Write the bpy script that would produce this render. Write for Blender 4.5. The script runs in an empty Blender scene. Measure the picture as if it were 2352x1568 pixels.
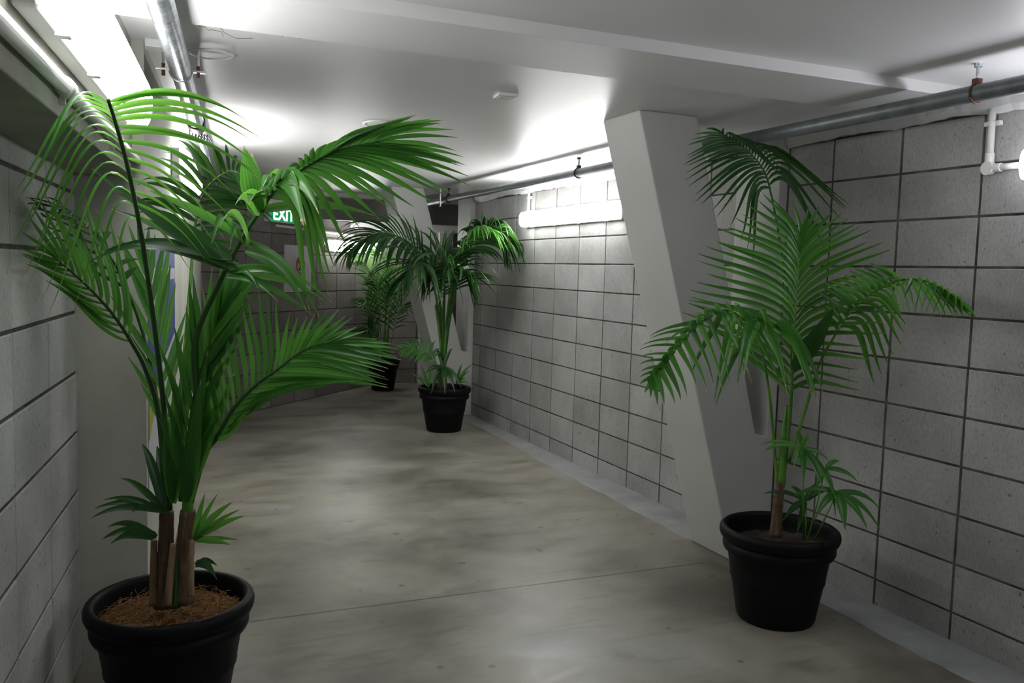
import bpy, bmesh, math, random
from mathutils import Vector, Matrix
random.seed(7)
SC = bpy.context.scene
COL = SC.collection
V = Vector

# ------------------------------------------------------------------ camera
FPX, PITCH, ROLL, PSI, H = 1983.6, 0.0822, 0.0270, 0.405, 1.46
cp, sp, cr, sr = math.cos(PITCH), math.sin(PITCH), math.cos(ROLL), math.sin(ROLL)
MZ = Matrix.Rotation(-PSI, 3, 'Z')
R = MZ @ (cr * V((1, 0, 0)) + sr * V((0, sp, cp)))
F = MZ @ V((0, cp, -sp))
U = MZ @ (-sr * V((1, 0, 0)) + cr * V((0, sp, cp)))
CAM = V((0, 0, H))
cam = bpy.data.cameras.new('camera'); camo = bpy.data.objects.new('camera', cam); COL.objects.link(camo)
cam.sensor_width = 36; cam.lens = FPX / 2352 * 36; cam.clip_start = 0.02
M = Matrix.Identity(4)
for i in range(3):
    M[i][0], M[i][1], M[i][2], M[i][3] = R[i], U[i], -F[i], CAM[i]
camo.matrix_world = M
SC.camera = camo

# ------------------------------------------------------------------ world, exposure
w = bpy.data.worlds.new('world'); SC.world = w; w.use_nodes = True
w.node_tree.nodes['Background'].inputs[0].default_value = (0.5, 0.52, 0.55, 1)
w.node_tree.nodes['Background'].inputs[1].default_value = 0.05
SC.view_settings.view_transform = 'Standard'
SC.view_settings.look = 'None'
SC.view_settings.gamma = 1
SC.view_settings.use_curve_mapping = False
SC.view_settings.exposure = 0.0
LAMP = 22.0            # radiance of the fluorescent diffusers


def at(px, py, d):    # a pixel of the photograph at a distance along the view axis -> a point of the room
    return CAM + F * d + R * ((px - 1176) / FPX * d) - U * ((py - 784) / FPX * d)


# ------------------------------------------------------------------ materials
def mat(name, col=(.5, .5, .5), rough=.5, metal=0.0, spec=None):
    m = bpy.data.materials.new(name); m.use_nodes = True
    b = m.node_tree.nodes['Principled BSDF']
    b.inputs['Base Color'].default_value = (*col, 1); b.inputs['Roughness'].default_value = rough
    b.inputs['Metallic'].default_value = metal
    if spec is not None: b.inputs['Specular IOR Level'].default_value = spec
    return m, m.node_tree.nodes, m.node_tree.links, b


def N(nodes, t, **k):
    n = nodes.new(t)
    for a, b in k.items(): setattr(n, a, b)
    return n


def ramp(nodes, stops):
    r = nodes.new('ShaderNodeValToRGB'); e = r.color_ramp.elements
    while len(e) < len(stops): e.new(0.5)
    for i, (p, c) in enumerate(stops):
        e[i].position = p; e[i].color = (*c, 1) if len(c) == 3 else c
    return r


def noise(nodes, links, scale, detail=4, rough=.5, dist=0, vec=None, mapscale=None):
    tc = nodes.new('ShaderNodeTexCoord'); n = nodes.new('ShaderNodeTexNoise')
    n.inputs['Scale'].default_value = scale; n.inputs['Detail'].default_value = detail
    n.inputs['Roughness'].default_value = rough; n.inputs['Distortion'].default_value = dist
    src = tc.outputs['Object']
    if mapscale:
        mp = nodes.new('ShaderNodeMapping'); mp.inputs['Scale'].default_value = mapscale
        links.new(src, mp.inputs['Vector']); src = mp.outputs['Vector']
    links.new(src, n.inputs['Vector'])
    return n


def mixc(nodes, links, fac, a, b, mode='MIX'):
    m = nodes.new('ShaderNodeMix'); m.data_type = 'RGBA'; m.blend_type = mode
    for i, v in ((0, fac), (6, a), (7, b)):
        if hasattr(v, 'links'): links.new(v, m.inputs[i])
        elif isinstance(v, (int, float)): m.inputs[i].default_value = v
        else: m.inputs[i].default_value = (*v, 1)
    return m.outputs[2]


def bump(nodes, links, h, b, strength=.3, dist=.01):
    n = nodes.new('ShaderNodeBump'); n.inputs['Strength'].default_value = strength
    n.inputs['Distance'].default_value = dist
    links.new(h, n.inputs['Height']); links.new(n.outputs[0], b.inputs['Normal'])


def block_mat(name, c0, c1, tint=(1, 1, 1)):
    m, nd, ln, b = mat(name, rough=.85, spec=.25)
    at_ = N(nd, 'ShaderNodeAttribute', attribute_name='shade')
    r = ramp(nd, [(0, c0), (1, c1)]); ln.new(at_.outputs['Fac'], r.inputs[0])
    n1 = noise(nd, ln, 2.2, 3, .6)
    r1 = ramp(nd, [(.3, (.72, .72, .71)), (.7, (1.05, 1.05, 1.05))]); ln.new(n1.outputs[0], r1.inputs[0])
    c = mixc(nd, ln, 1.0, r.outputs[0], r1.outputs[0], 'MULTIPLY')
    n2 = noise(nd, ln, 1, 3, .75, mapscale=(230, 230, 60))       # vertical ribbed streaks and pits
    r2 = ramp(nd, [(.36, (.76, .76, .76)), (.5, (1, 1, 1)), (.66, (1.08, 1.08, 1.08))]); ln.new(n2.outputs[0], r2.inputs[0])
    c = mixc(nd, ln, 1.0, c, r2.outputs[0], 'MULTIPLY')
    n3 = noise(nd, ln, 45, 2, .6)
    r3 = ramp(nd, [(.27, (.5, .5, .49)), (.33, (1, 1, 1))]); ln.new(n3.outputs[0], r3.inputs[0])
    c = mixc(nd, ln, 1.0, c, r3.outputs[0], 'MULTIPLY')
    ln.new(c, b.inputs['Base Color'])
    bump(nd, ln, n2.outputs[0], b, .35, .003)
    return m


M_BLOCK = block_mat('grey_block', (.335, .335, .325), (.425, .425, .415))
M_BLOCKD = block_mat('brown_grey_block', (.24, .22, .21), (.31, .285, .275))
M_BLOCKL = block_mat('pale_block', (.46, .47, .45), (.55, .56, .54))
M_MORTAR, nd, ln, b = mat('dark_joint', (.055, .05, .042), .95)
n1 = noise(nd, ln, 9, 3); r1 = ramp(nd, [(.35, (.035, .032, .028)), (.7, (.12, .115, .105))])
ln.new(n1.outputs[0], r1.inputs[0]); ln.new(r1.outputs[0], b.inputs['Base Color'])


def plaster_mat(name, col, var=.08, rough=.5, scale=3, bs=.15):
    m, nd, ln, b = mat(name, col, rough)
    n1 = noise(nd, ln, scale, 5, .6)
    lo = tuple(c * (1 - var * 1.6) for c in col); hi = tuple(min(1, c * (1 + var)) for c in col)
    r1 = ramp(nd, [(.3, lo), (.7, hi)]); ln.new(n1.outputs[0], r1.inputs[0]); ln.new(r1.outputs[0], b.inputs['Base Color'])
    n2 = noise(nd, ln, 22, 4, .6); bump(nd, ln, n2.outputs[0], b, bs, .004)
    return m


M_CEIL = plaster_mat('white_painted_ceiling', (.74, .74, .74), .03, .38, 1.2, .22)
M_BEAM = plaster_mat('white_painted_beam', (.76, .76, .76), .03, .5, 2, .12)
M_COLUMN = plaster_mat('grey_painted_concrete', (.475, .48, .46), .04, .5, 2, .1)
M_PLASTER = plaster_mat('beige_grey_plaster', (.50, .505, .44), .12, .65, 1.6, .12)
M_BULK = plaster_mat('raw_concrete_bulkhead', (.36, .36, .31), .15, .7, 3, .3)
M_FARBEAM = plaster_mat('grey_beam_paint', (.22, .215, .20), .1, .6, 2, .1)
M_WHITE, *_ = mat('white_plastic', (.72, .73, .71), .4)
M_CONDUIT, *_ = mat('white_conduit', (.68, .68, .66), .42)
M_LUMBODY, *_ = mat('lamp_housing', (.62, .63, .61), .45)

# floor: worn sealed concrete, paler cement strip along the right wall, a saw joint, droplet stains
M_FLOOR, nd, ln, b = mat('worn_sealed_concrete', rough=.4)
na = noise(nd, ln, .9, 5, .55, .3, mapscale=(1.0, 1.25, 1))
ra = ramp(nd, [(.34, (.105, .094, .070)), (.46, (.185, .174, .144)), (.55, (.25, .235, .190)), (.68, (.275, .27, .252))])
ln.new(na.outputs[0], ra.inputs[0])
nb = noise(nd, ln, 3.2, 6, .62, .4, mapscale=(1, 1.5, 1))
rb = ramp(nd, [(.30, (.70, .69, .65)), (.46, (.97, .96, .94)), (.56, (1, 1, 1)), (.72, (1.16, 1.16, 1.17))]); ln.new(nb.outputs[0], rb.inputs[0])
c = mixc(nd, ln, 1.0, ra.outputs[0], rb.outputs[0], 'MULTIPLY')
tc = N(nd, 'ShaderNodeTexCoord'); sx = N(nd, 'ShaderNodeSeparateXYZ'); ln.new(tc.outputs['Object'], sx.inputs[0])


def math_(op, a, b_=None, clamp=False):
    m = nd.new('ShaderNodeMath'); m.operation = op; m.use_clamp = clamp
    for i, v in enumerate((a, b_)):
        if v is None: continue
        if hasattr(v, 'links'): ln.new(v, m.inputs[i])
        else: m.inputs[i].default_value = v
    return m.outputs[0]


# small dark drops and scuffs
vo = N(nd, 'ShaderNodeTexVoronoi'); vo.inputs['Scale'].default_value = 11; vo.inputs['Randomness'].default_value = 1
ln.new(tc.outputs['Object'], vo.inputs['Vector'])
nsz = noise(nd, ln, 30, 2)
vs = N(nd, 'ShaderNodeSeparateColor'); ln.new(vo.outputs['Color'], vs.inputs[0])
thr = math_('MULTIPLY', math_('SUBTRACT', vs.outputs[0], .72, True), .85)
spot = math_('GREATER_THAN', thr, math_('ADD', vo.outputs['Distance'], math_('MULTIPLY', nsz.outputs[0], .03)))
c = mixc(nd, ln, math_('MULTIPLY', spot, .55), c, (.05, .045, .035))
# fine grit
ng = noise(nd, ln, 60, 3, .7); rg = ramp(nd, [(.3, (.82, .82, .80)), (.40, (1, 1, 1)), (.70, (1, 1, 1)), (.78, (1.12, 1.12, 1.1))])
ln.new(ng.outputs[0], rg.inputs[0]); c = mixc(nd, ln, 1.0, c, rg.outputs[0], 'MULTIPLY')
nq = noise(nd, ln, 1, 3, .6, .3, mapscale=(2.2, 14, 1)); rq = ramp(nd, [(.33, (.84, .83, .80)), (.42, (1, 1, 1)), (.62, (1, 1, 1)), (.72, (1.09, 1.09, 1.09))])
ln.new(nq.outputs[0], rq.inputs[0]); c = mixc(nd, ln, 1.0, c, rq.outputs[0], 'MULTIPLY')
# saw-cut joint at y = 3.55
jn = noise(nd, ln, 25, 3); jw = math_('ABSOLUTE', math_('SUBTRACT', math_('ADD', sx.outputs[1], math_('MULTIPLY', jn.outputs[0], .010)), 3.562))
j = math_('MULTIPLY', math_('LESS_THAN', jw, .006), math_('LESS_THAN', sx.outputs[0], 2.62))
c = mixc(nd, ln, math_('MULTIPLY', j, .85), c, (.03, .028, .022))
ln.new(c, b.inputs['Base Color'])
rr = ramp(nd, [(.35, (.34,) * 3), (.65, (.46,) * 3)]); ln.new(nb.outputs[0], rr.inputs[0]); ln.new(rr.outputs[0], b.inputs['Roughness'])
bump(nd, ln, na.outputs[0], b, .10, .01)

M_CEMENT = plaster_mat('pale_cement_strip', (.25, .252, .255), .16, .6, 5, .2)

M_POT, nd, ln, b = mat('black_plastic', (.004, .0042, .0048), .55, spec=.16)
M_GALV, nd, ln, b = mat('galvanised_steel', (.42, .45, .47), .33, .85)
n1 = noise(nd, ln, 40, 4, .7); r1 = ramp(nd, [(.35, (.26, .29, .31)), (.65, (.6, .63, .66))]); ln.new(n1.outputs[0], r1.inputs[0]); ln.new(r1.outputs[0], b.inputs['Base Color'])
M_PIPE, nd, ln, b = mat('grey_painted_pipe', (.13, .15, .155), .42, .2)
n1 = noise(nd, ln, 14, 3); r1 = ramp(nd, [(.3, (.10, .118, .12)), (.72, (.17, .19, .195)), (.8, (.5, .5, .5))]); ln.new(n1.outputs[0], r1.inputs[0]); ln.new(r1.outputs[0], b.inputs['Base Color'])
M_RUST, *_ = mat('red_brown_clamp', (.10, .035, .022), .6, .3)
M_STEEL, *_ = mat('bright_steel', (.6, .6, .58), .3, .9)
M_BLACK, *_ = mat('black_iron', (.012, .012, .012), .5, .3)
M_GREEN, *_ = mat('exit_green', (.0, .23, .085), .4)
M_RED, *_ = mat('sign_red', (.42, .02, .02), .5)
M_INK, *_ = mat('sign_ink', (.02, .02, .02), .6)
M_SIGN, *_ = mat('sign_white', (.62, .58, .60), .5)
M_BLUE, *_ = mat('poster_blue', (.035, .055, .30), .45)
M_LIME, *_ = mat('poster_lime', (.36, .42, .02), .45)
M_PWHITE, *_ = mat('poster_white', (.55, .55, .58), .45)
M_DOOR, *_ = mat('door_paint', (.62, .58, .57), .5)
M_COB, *_ = mat('cobweb_grey', (.10, .08, .05), .8)


def emit(name, col, s):
    m, nd, ln, b = mat(name, (.8, .8, .8), .3)
    b.inputs['Emission Color'].default_value = (*col, 1); b.inputs['Emission Strength'].default_value = s
    return m


M_LENS = emit('lit_diffuser', (1.0, 1.0, .985), LAMP)
M_LENSR = emit('lit_diffuser_bright', (1.0, 1.0, .99), LAMP * 1.55)
M_LENSN = emit('lit_diffuser_near', (1.0, 1.0, .985), LAMP * .75)
M_LENSC = emit('lit_diffuser_cool', (.93, .93, 1.0), LAMP * .75)
M_EXITLIT = emit('exit_lit_letters', (1.0, .93, .8), 1.3)
M_EXITGREEN = emit('exit_lit_green', (.0, .35, .12), .75)
M_EXITGREEN.node_tree.nodes['Principled BSDF'].inputs['Base Color'].default_value = (0, .12, .05, 1)

M_GLASS, nd, ln, b = mat('window_glass', (.8, .85, .83), .05)
b.inputs['Transmission Weight'].default_value = 1.0


def leaf_mat(name, dark, light, trans):
    m, nd, ln, b = mat(name, rough=.38, spec=.5)
    a = N(nd, 'ShaderNodeAttribute', attribute_name='leaf')         # r along, g across, b random
    s = N(nd, 'ShaderNodeSeparateColor'); ln.new(a.outputs['Color'], s.inputs[0])
    r = ramp(nd, [(0, dark), (.55, tuple(.5 * (x + y) for x, y in zip(dark, light))), (1, light)]); ln.new(s.outputs[2], r.inputs[0])
    # fine lengthwise ribs
    wv = nd.new('ShaderNodeMath'); wv.operation = 'SINE'
    mu = nd.new('ShaderNodeMath'); mu.operation = 'MULTIPLY'; mu.inputs[1].default_value = 44
    ln.new(s.outputs[1], mu.inputs[0]); ln.new(mu.outputs[0], wv.inputs[0])
    mr = nd.new('ShaderNodeMapRange'); mr.inputs[1].default_value = -1; mr.inputs[3].default_value = .78; mr.inputs[4].default_value = 1.15
    ln.new(wv.outputs[0], mr.inputs[0])
    cc = nd.new('ShaderNodeCombineColor')
    for i in range(3): ln.new(mr.outputs[0], cc.inputs[i])
    c = mixc(nd, ln, 1.0, r.outputs[0], cc.outputs[0], 'MULTIPLY')
    # brown dry tips on some leaflets: along + 0.10*random > 1.0
    t = nd.new('ShaderNodeMath'); t.operation = 'MULTIPLY_ADD'; t.inputs[1].default_value = .065
    ln.new(s.outputs[2], t.inputs[0]); ln.new(s.outputs[0], t.inputs[2])
    tr = ramp(nd, [(0.985, (0, 0, 0)), (1.0, (1, 1, 1))]); ln.new(t.outputs[0], tr.inputs[0])
    c = mixc(nd, ln, tr.outputs[0], c, (.34, .24, .13))
    ln.new(c, b.inputs['Base Color'])
    tl = nd.new('ShaderNodeBsdfTranslucent')
    hs = nd.new('ShaderNodeHueSaturation'); hs.inputs['Value'].default_value = trans; hs.inputs['Hue'].default_value = .475; ln.new(c, hs.inputs['Color'])
    ln.new(hs.outputs[0], tl.inputs['Color'])
    mx = nd.new('ShaderNodeMixShader'); mx.inputs[0].default_value = .42
    ln.new(b.outputs[0], mx.inputs[1]); ln.new(tl.outputs[0], mx.inputs[2])
    ln.new(mx.outputs[0], nd['Material Output'].inputs[0])
    return m


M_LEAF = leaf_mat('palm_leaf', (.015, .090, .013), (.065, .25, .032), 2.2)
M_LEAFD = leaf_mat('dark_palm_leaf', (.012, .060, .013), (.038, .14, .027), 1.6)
M_STEM, nd, ln, b = mat('green_stem', rough=.4)
n1 = noise(nd, ln, 12, 3); r1 = ramp(nd, [(.3, (.03, .14, .012)), (.7, (.12, .28, .03))]); ln.new(n1.outputs[0], r1.inputs[0]); ln.new(r1.outputs[0], b.inputs['Base Color'])
M_STEMD, nd, ln, b = mat('dark_green_stem', (.02, .075, .012), .4)
M_TRUNK, nd, ln, b = mat('fibrous_trunk', rough=.85)
n1 = noise(nd, ln, 1, 5, .7, mapscale=(60, 60, 9)); r1 = ramp(nd, [(.3, (.035, .022, .012)), (.55, (.12, .075, .042)), (.75, (.22, .15, .09))])
ln.new(n1.outputs[0], r1.inputs[0]); ln.new(r1.outputs[0], b.inputs['Base Color']); bump(nd, ln, n1.outputs[0], b, .8, .006)
M_STUB, nd, ln, b = mat('dry_leaf_sheath', rough=.7)
n1 = noise(nd, ln, 1, 4, .6, mapscale=(50, 50, 4)); r1 = ramp(nd, [(.3, (.13, .075, .035)), (.7, (.34, .23, .13))]); ln.new(n1.outputs[0], r1.inputs[0]); ln.new(r1.outputs[0], b.inputs['Base Color'])
M_COIR, nd, ln, b = mat('coir_mulch', rough=.9)
n1 = noise(nd, ln, 28, 6, .75, 1.5); r1 = ramp(nd, [(.3, (.05, .02, .007)), (.55, (.22, .10, .03)), (.75, (.42, .22, .07))]); ln.new(n1.outputs[0], r1.inputs[0]); ln.new(r1.outputs[0], b.inputs['Base Color'])
bump(nd, ln, n1.outputs[0], b, 1, .02)
M_FIBRE, *_ = mat('coir_fibre', (.36, .18, .06), .8)
M_SOIL, *_ = mat('dark_soil', (.03, .018, .011), .95)


# ------------------------------------------------------------------ mesh helpers
def mesh_obj(name, verts, faces, m, parent=None, smooth=False, loc=None):
    me = bpy.data.meshes.new(name); me.from_pydata([tuple(v) for v in verts], [], faces); me.update()
    if smooth: me.polygons.foreach_set('use_smooth', [True] * len(me.polygons))
    if m is not None: me.materials.append(m)
    o = bpy.data.objects.new(name, me); COL.objects.link(o)
    if parent is not None:
        o.parent = parent; o.matrix_parent_inverse = parent.matrix_world.inverted() if False else Matrix.Identity(4)
    return o


class MB:
    def __init__(s): s.v = []; s.f = []; s.org = V((0, 0, 0))
    def add(s, vs, fs):
        n = len(s.v); s.v += [V(v) for v in vs]; s.f += [tuple(i + n for i in f) for f in fs]
    def box(s, lo, hi, M=None):
        x0, y0, z0 = lo; x1, y1, z1 = hi
        vs = [V(p) for p in ((x0, y0, z0), (x1, y0, z0), (x1, y1, z0), (x0, y1, z0), (x0, y0, z1), (x1, y0, z1), (x1, y1, z1), (x0, y1, z1))]
        if M is not None: vs = [M @ v for v in vs]
        s.add(vs, [(0, 3, 2, 1), (4, 5, 6, 7), (0, 1, 5, 4), (1, 2, 6, 5), (2, 3, 7, 6), (3, 0, 4, 7)])
    def tube(s, pts, r, seg=10, cap=True):
        pts = [V(p) for p in pts]; rs = r if isinstance(r, (list, tuple)) else [r] * len(pts)
        n0 = len(s.v); up = None
        for i, p in enumerate(pts):
            t = (pts[min(i + 1, len(pts) - 1)] - pts[max(i - 1, 0)]).normalized()
            if up is None:
                up = V((0, 0, 1)) if abs(t.z) < .9 else V((1, 0, 0))
            a = t.cross(up).normalized(); up = a.cross(t).normalized()
            for k in range(seg):
                q = 2 * math.pi * k / seg
                s.v.append(p + (a * math.cos(q) + up * math.sin(q)) * rs[i])
        for i in range(len(pts) - 1):
            for k in range(seg):
                a = n0 + i * seg + k; b = n0 + i * seg + (k + 1) % seg
                s.f.append((a, b, b + seg, a + seg))
        if cap:
            s.f.append(tuple(n0 + k for k in reversed(range(seg))))
            s.f.append(tuple(n0 + (len(pts) - 1) * seg + k for k in range(seg)))
    def lathe(s, prof, seg=48, c=(0, 0, 0), close=False):
        c = V(c); n0 = len(s.v)
        for r, z in prof:
            for k in range(seg):
                q = 2 * math.pi * k / seg; s.v.append(c + V((r * math.cos(q), r * math.sin(q), z)))
        m = len(prof)
        for i in range(m - 1):
            for k in range(seg):
                a = n0 + i * seg + k; b = n0 + i * seg + (k + 1) % seg; s.f.append((a, b, b + seg, a + seg))
        if close:
            s.f.append(tuple(n0 + k for k in reversed(range(seg)))); s.f.append(tuple(n0 + (m - 1) * seg + k for k in range(seg)))
    def prism(s, poly, d):     # poly: list of 3D points, d: extrusion vector
        n = len(poly); d = V(d); P = [V(p) for p in poly]
        s.add(P + [p + d for p in P], [tuple(reversed(range(n))), tuple(range(n, 2 * n))] + [(i, (i + 1) % n, n + (i + 1) % n, n + i) for i in range(n)])
    def build(s, name, m, parent=None, smooth=False, bevel=0, bseg=2):
        # vertices are in room space; a child is shifted into its parent's frame (parents are never rotated)
        off = parent_origin(parent)
        o = mesh_obj(name, [v - off for v in s.v], s.f, m, parent, smooth)
        bm = bmesh.new(); bm.from_mesh(o.data); bmesh.ops.recalc_face_normals(bm, faces=bm.faces); bm.to_mesh(o.data); bm.free()
        if bevel:
            md = o.modifiers.new('bevel', 'BEVEL'); md.width = bevel; md.segments = bseg; md.limit_method = 'ANGLE'; md.angle_limit = .6
        return o


def parent_origin(p):
    o = V((0, 0, 0))
    while p is not None:
        o += p.location; p = p.parent
    return o


def tag(o, label=None, cat=None, group=None, kind=None):
    if label: o['label'] = label
    if cat: o['category'] = cat
    if group: o['group'] = group
    if kind: o['kind'] = kind
    return o


def thing(name, loc, label, cat, group=None):
    o = bpy.data.objects.new(name, None); COL.objects.link(o); o.location = loc; o.empty_display_size = .1
    return tag(o, label, cat, group)


def S(o, label=None): return tag(o, label=label, kind='structure')


def bez(pts, n):      # Catmull-Rom through the points
    P = [V(p) for p in pts]; P = [2 * P[0] - P[1]] + P + [2 * P[-1] - P[-2]]
    out = []; m = len(P) - 3
    for k in range(n + 1):
        u = k / n * m; i = min(int(u), m - 1); t = u - i
        a, b, c, d = P[i], P[i + 1], P[i + 2], P[i + 3]
        out.append(.5 * ((2 * b) + (c - a) * t + (2 * a - 5 * b + 4 * c - d) * t * t + (3 * b - a - 3 * c + d) * t ** 3))
    return out


# ------------------------------------------------------------------ room dimensions
XW, ZC = 3.02, 2.22            # right wall, ceiling height
LD = V((0.0966, 0.9953, 0)); LN = V((0.9953, -0.0966, 0)); W0 = V((-0.215, 3.369, 0))   # left wall: direction, outward normal, corner
def lw(s, e, z=0): return W0 + LD * s + LN * e + V((0, 0, z))
EB, EW = .185, .225            # bulkhead face and further wall face, measured out from the recessed block wall
DA, DD, DN = V((1.085, 8.876, 0)), V((.697, .717, 0)), V((.717, -.697, 0))              # diagonal wall
DD.normalize(); DN.normalize()
def dw(t, e, z=0): return DA + DD * t + DN * e + V((0, 0, z))
YB = 10.56                     # end wall

# floor and ceilings
mb = MB(); mb.box((-2.5, -3.2, -.08), (5.2, 11.2, 0)); S(mb.build('floor', M_FLOOR), 'worn mottled grey concrete floor')
mb = MB()
mb.box((-2.5, -3.2, ZC), (5.2, 9.36, ZC + .1))
S(mb.build('ceiling', M_CEIL), 'flat white painted ceiling')
mb = MB(); mb.box((-.6, 2.48, ZC - .042), (XW, 2.87, ZC + .02)); S(mb.build('trim_1', M_BEAM, bevel=.003), 'shallow white downstand beam across the ceiling')


# ------------------------------------------------------------------ block walls
def block_wall(name, org, du, dn, us, zs, m, label, joint_v=.0115, joint_h=.0095, depth=.0035, zoff=0, back=.12, cuts=None):
    """stack-bonded blocks: us = vertical joint positions, zs = horizontal joint positions; every face is a slab in front of a dark joint"""
    vs, fs, sh = [], [], []
    rnd = random.Random(len(name) * 31)
    up = V((0, 0, 1))
    for i in range(len(us) - 1):
        for k in range(len(zs) - 1):
            u0, u1, z0, z1 = us[i] + joint_v / 2, us[i + 1] - joint_v / 2, zs[k] + joint_h / 2, zs[k + 1] - joint_h / 2
            if u1 - u0 < .01 or z1 - z0 < .01: continue
            d = rnd.uniform(-.0012, .0012); c = .002; n = len(vs)
            for (a, b_, e) in ((u0, z0, -depth), (u1, z0, -depth), (u1, z1, -depth), (u0, z1, -depth),
                               (u0, z0, d - c), (u1, z0, d - c), (u1, z1, d - c), (u0, z1, d - c),
                               (u0 + c, z0 + c, d), (u1 - c, z0 + c, d), (u1 - c, z1 - c, d), (u0 + c, z1 - c, d)):
                vs.append(org + du * a + up * b_ + dn * e)
            for q in range(4):
                r_ = (q + 1) % 4
                fs.append((n + q, n + r_, n + 4 + r_, n + 4 + q)); fs.append((n + 4 + q, n + 4 + r_, n + 8 + r_, n + 8 + q))
            fs.append((n + 8, n + 9, n + 10, n + 11))
            s = rnd.random(); sh += [s] * 9
    o = mesh_obj(name, vs, fs, m)
    at_ = o.data.attributes.new('shade', 'FLOAT', 'FACE'); at_.data.foreach_set('value', sh)
    # dark joint bed and wall core behind, a second slot of the same wall object
    bm = bmesh.new(); bm.from_mesh(o.data)
    u0, u1, z0, z1 = us[0], us[-1], zs[0], zs[-1]
    P = [org + du * a + up * b_ + dn * e for e in (-depth, -back) for a, b_ in ((u0, z0), (u1, z0), (u1, z1), (u0, z1))]
    V_ = [bm.verts.new(p) for p in P]
    core = [bm.faces.new([V_[i] for i in f]) for f in ((0, 1, 2, 3), (7, 6, 5, 4), (0, 4, 5, 1), (1, 5, 6, 2), (2, 6, 7, 3), (3, 7, 4, 0))]
    for f in core: f.material_index = 1
    bmesh.ops.recalc_face_normals(bm, faces=bm.faces)
    bm.to_mesh(o.data); bm.free(); o.data.materials.append(M_MORTAR)
    return S(o, label)


ZR = [0] + [.12 + .2 * k for k in range(11)] + [ZC]
# right wall: its length is one wall; the bays differ by their own joint phase
block_wall('wall_right', V((XW, 0, 0)), V((0, 1, 0)), V((-1, 0, 0)),
           [-3.2] + [2.03 - .4 * k for k in range(12, 0, -1)] + [2.03, 2.43, 2.828, 3.23, 3.535, 3.885, 4.195, 4.60] + [4.60 + .405 * k for k in range(1, 10)] + [8.40],
           ZR, M_BLOCK, 'long grey block wall on the right')
ZL = [0, .215, .43, .643, .853, 1.064, 1.274, 1.485, 1.685, 1.90]
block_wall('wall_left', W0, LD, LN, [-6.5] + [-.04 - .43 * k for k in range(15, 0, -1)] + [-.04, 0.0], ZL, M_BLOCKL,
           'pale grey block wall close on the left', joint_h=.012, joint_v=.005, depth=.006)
# smooth return pier and the wall plane beyond it
mb = MB(); mb.prism([lw(0, -.12), lw(5.0, -.12), lw(5.0, EW), lw(0, EW)], (0, 0, ZC)); S(mb.build('wall_left_pier', M_PLASTER), 'smooth beige grey plastered wall beyond the block recess')
# bulkhead over the recess
mb = MB(); mb.prism([lw(-6.5, -.12, 1.752), lw(0, -.12, 1.752), lw(0, EB, 1.752), lw(-6.5, EB, 1.752)], (0, 0, ZC - 1.752)); S(mb.build('trim_2', M_BULK, bevel=.004), 'rough concrete bulkhead boxed out over the left block wall')
# diagonal wall
us = [-1.2] + [-1.04 + .4 * k for k in range(0, 9)]
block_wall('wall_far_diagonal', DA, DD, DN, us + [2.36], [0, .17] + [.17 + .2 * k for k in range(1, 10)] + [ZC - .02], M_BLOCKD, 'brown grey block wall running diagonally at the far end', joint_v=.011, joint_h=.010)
# end wall and side space beyond the right wall
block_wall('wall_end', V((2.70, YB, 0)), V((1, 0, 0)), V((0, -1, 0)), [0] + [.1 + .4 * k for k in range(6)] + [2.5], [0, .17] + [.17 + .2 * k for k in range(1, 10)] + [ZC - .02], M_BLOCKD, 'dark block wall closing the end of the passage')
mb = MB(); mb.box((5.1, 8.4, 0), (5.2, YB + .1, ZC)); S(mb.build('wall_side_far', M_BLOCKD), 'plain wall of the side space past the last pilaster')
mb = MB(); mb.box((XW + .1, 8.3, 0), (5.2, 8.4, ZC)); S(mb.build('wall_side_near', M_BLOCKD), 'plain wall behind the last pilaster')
mb = MB(); mb.box((-1.2, -3.2, 0), (XW, -3.1, ZC)); S(mb.build('wall_back', M_PLASTER), 'plastered wall behind the viewer')
# dropped beam and lowered ceiling at the far end
mb = MB(); mb.box((.6, 9.30, 1.945), (5.1, 9.44, ZC)); S(mb.build('trim_3', M_FARBEAM, bevel=.004), 'grey cross beam under the far end of the ceiling')
mb = MB(); mb.box((.6, 9.12, ZC - .045), (5.1, 9.30, ZC)); S(mb.build('trim_4', M_BEAM, bevel=.003), 'thin white lip in front of the grey cross beam')
mb = MB(); mb.box((.6, 9.44, 2.02), (5.1, YB + .1, 2.14)); S(mb.build('ceiling_far', M_BEAM), 'lower white ceiling beyond the cross beam')
mb = MB(); mb.box((1.9, 10.05, 1.90), (5.1, 10.25, 2.02)); S(mb.build('trim_5', M_BEAM, bevel=.003), 'second white beam lit by the far lamp')
# white ragged beam edge along the top of the right wall
def ragged(name, y0, y1, seed, label):
    rnd = random.Random(seed); vs, fs = [], []; n = int((y1 - y0) / .035); z = 2.118
    for k in range(n + 1):
        y = y0 + (y1 - y0) * k / n; z += rnd.uniform(-.006, .006); z = min(2.133, max(2.107, z))
        b = rnd.uniform(0, .006)
        for x, zz in ((XW + .02, z), (XW - .012 - b * .3, z), (XW - .026 - b, z + .022), (XW - .03 - b, z + .05), (XW - .028, ZC), (XW + .02, ZC)): vs.append((x, y, zz))
    for k in range(n):
        for q in range(6):
            a = k * 6 + q; b = k * 6 + (q + 1) % 6; fs.append((a, b, b + 6, a + 6))
    o = mesh_obj(name, vs, fs, M_BEAM, smooth=False)
    return S(o, label)
ragged('trim_6', -3.1, 3.535, 3, 'ragged white beam edge above the near right blocks')
ragged('trim_7', 3.885, 8.02, 5, 'ragged white beam edge above the far right blocks')

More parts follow.
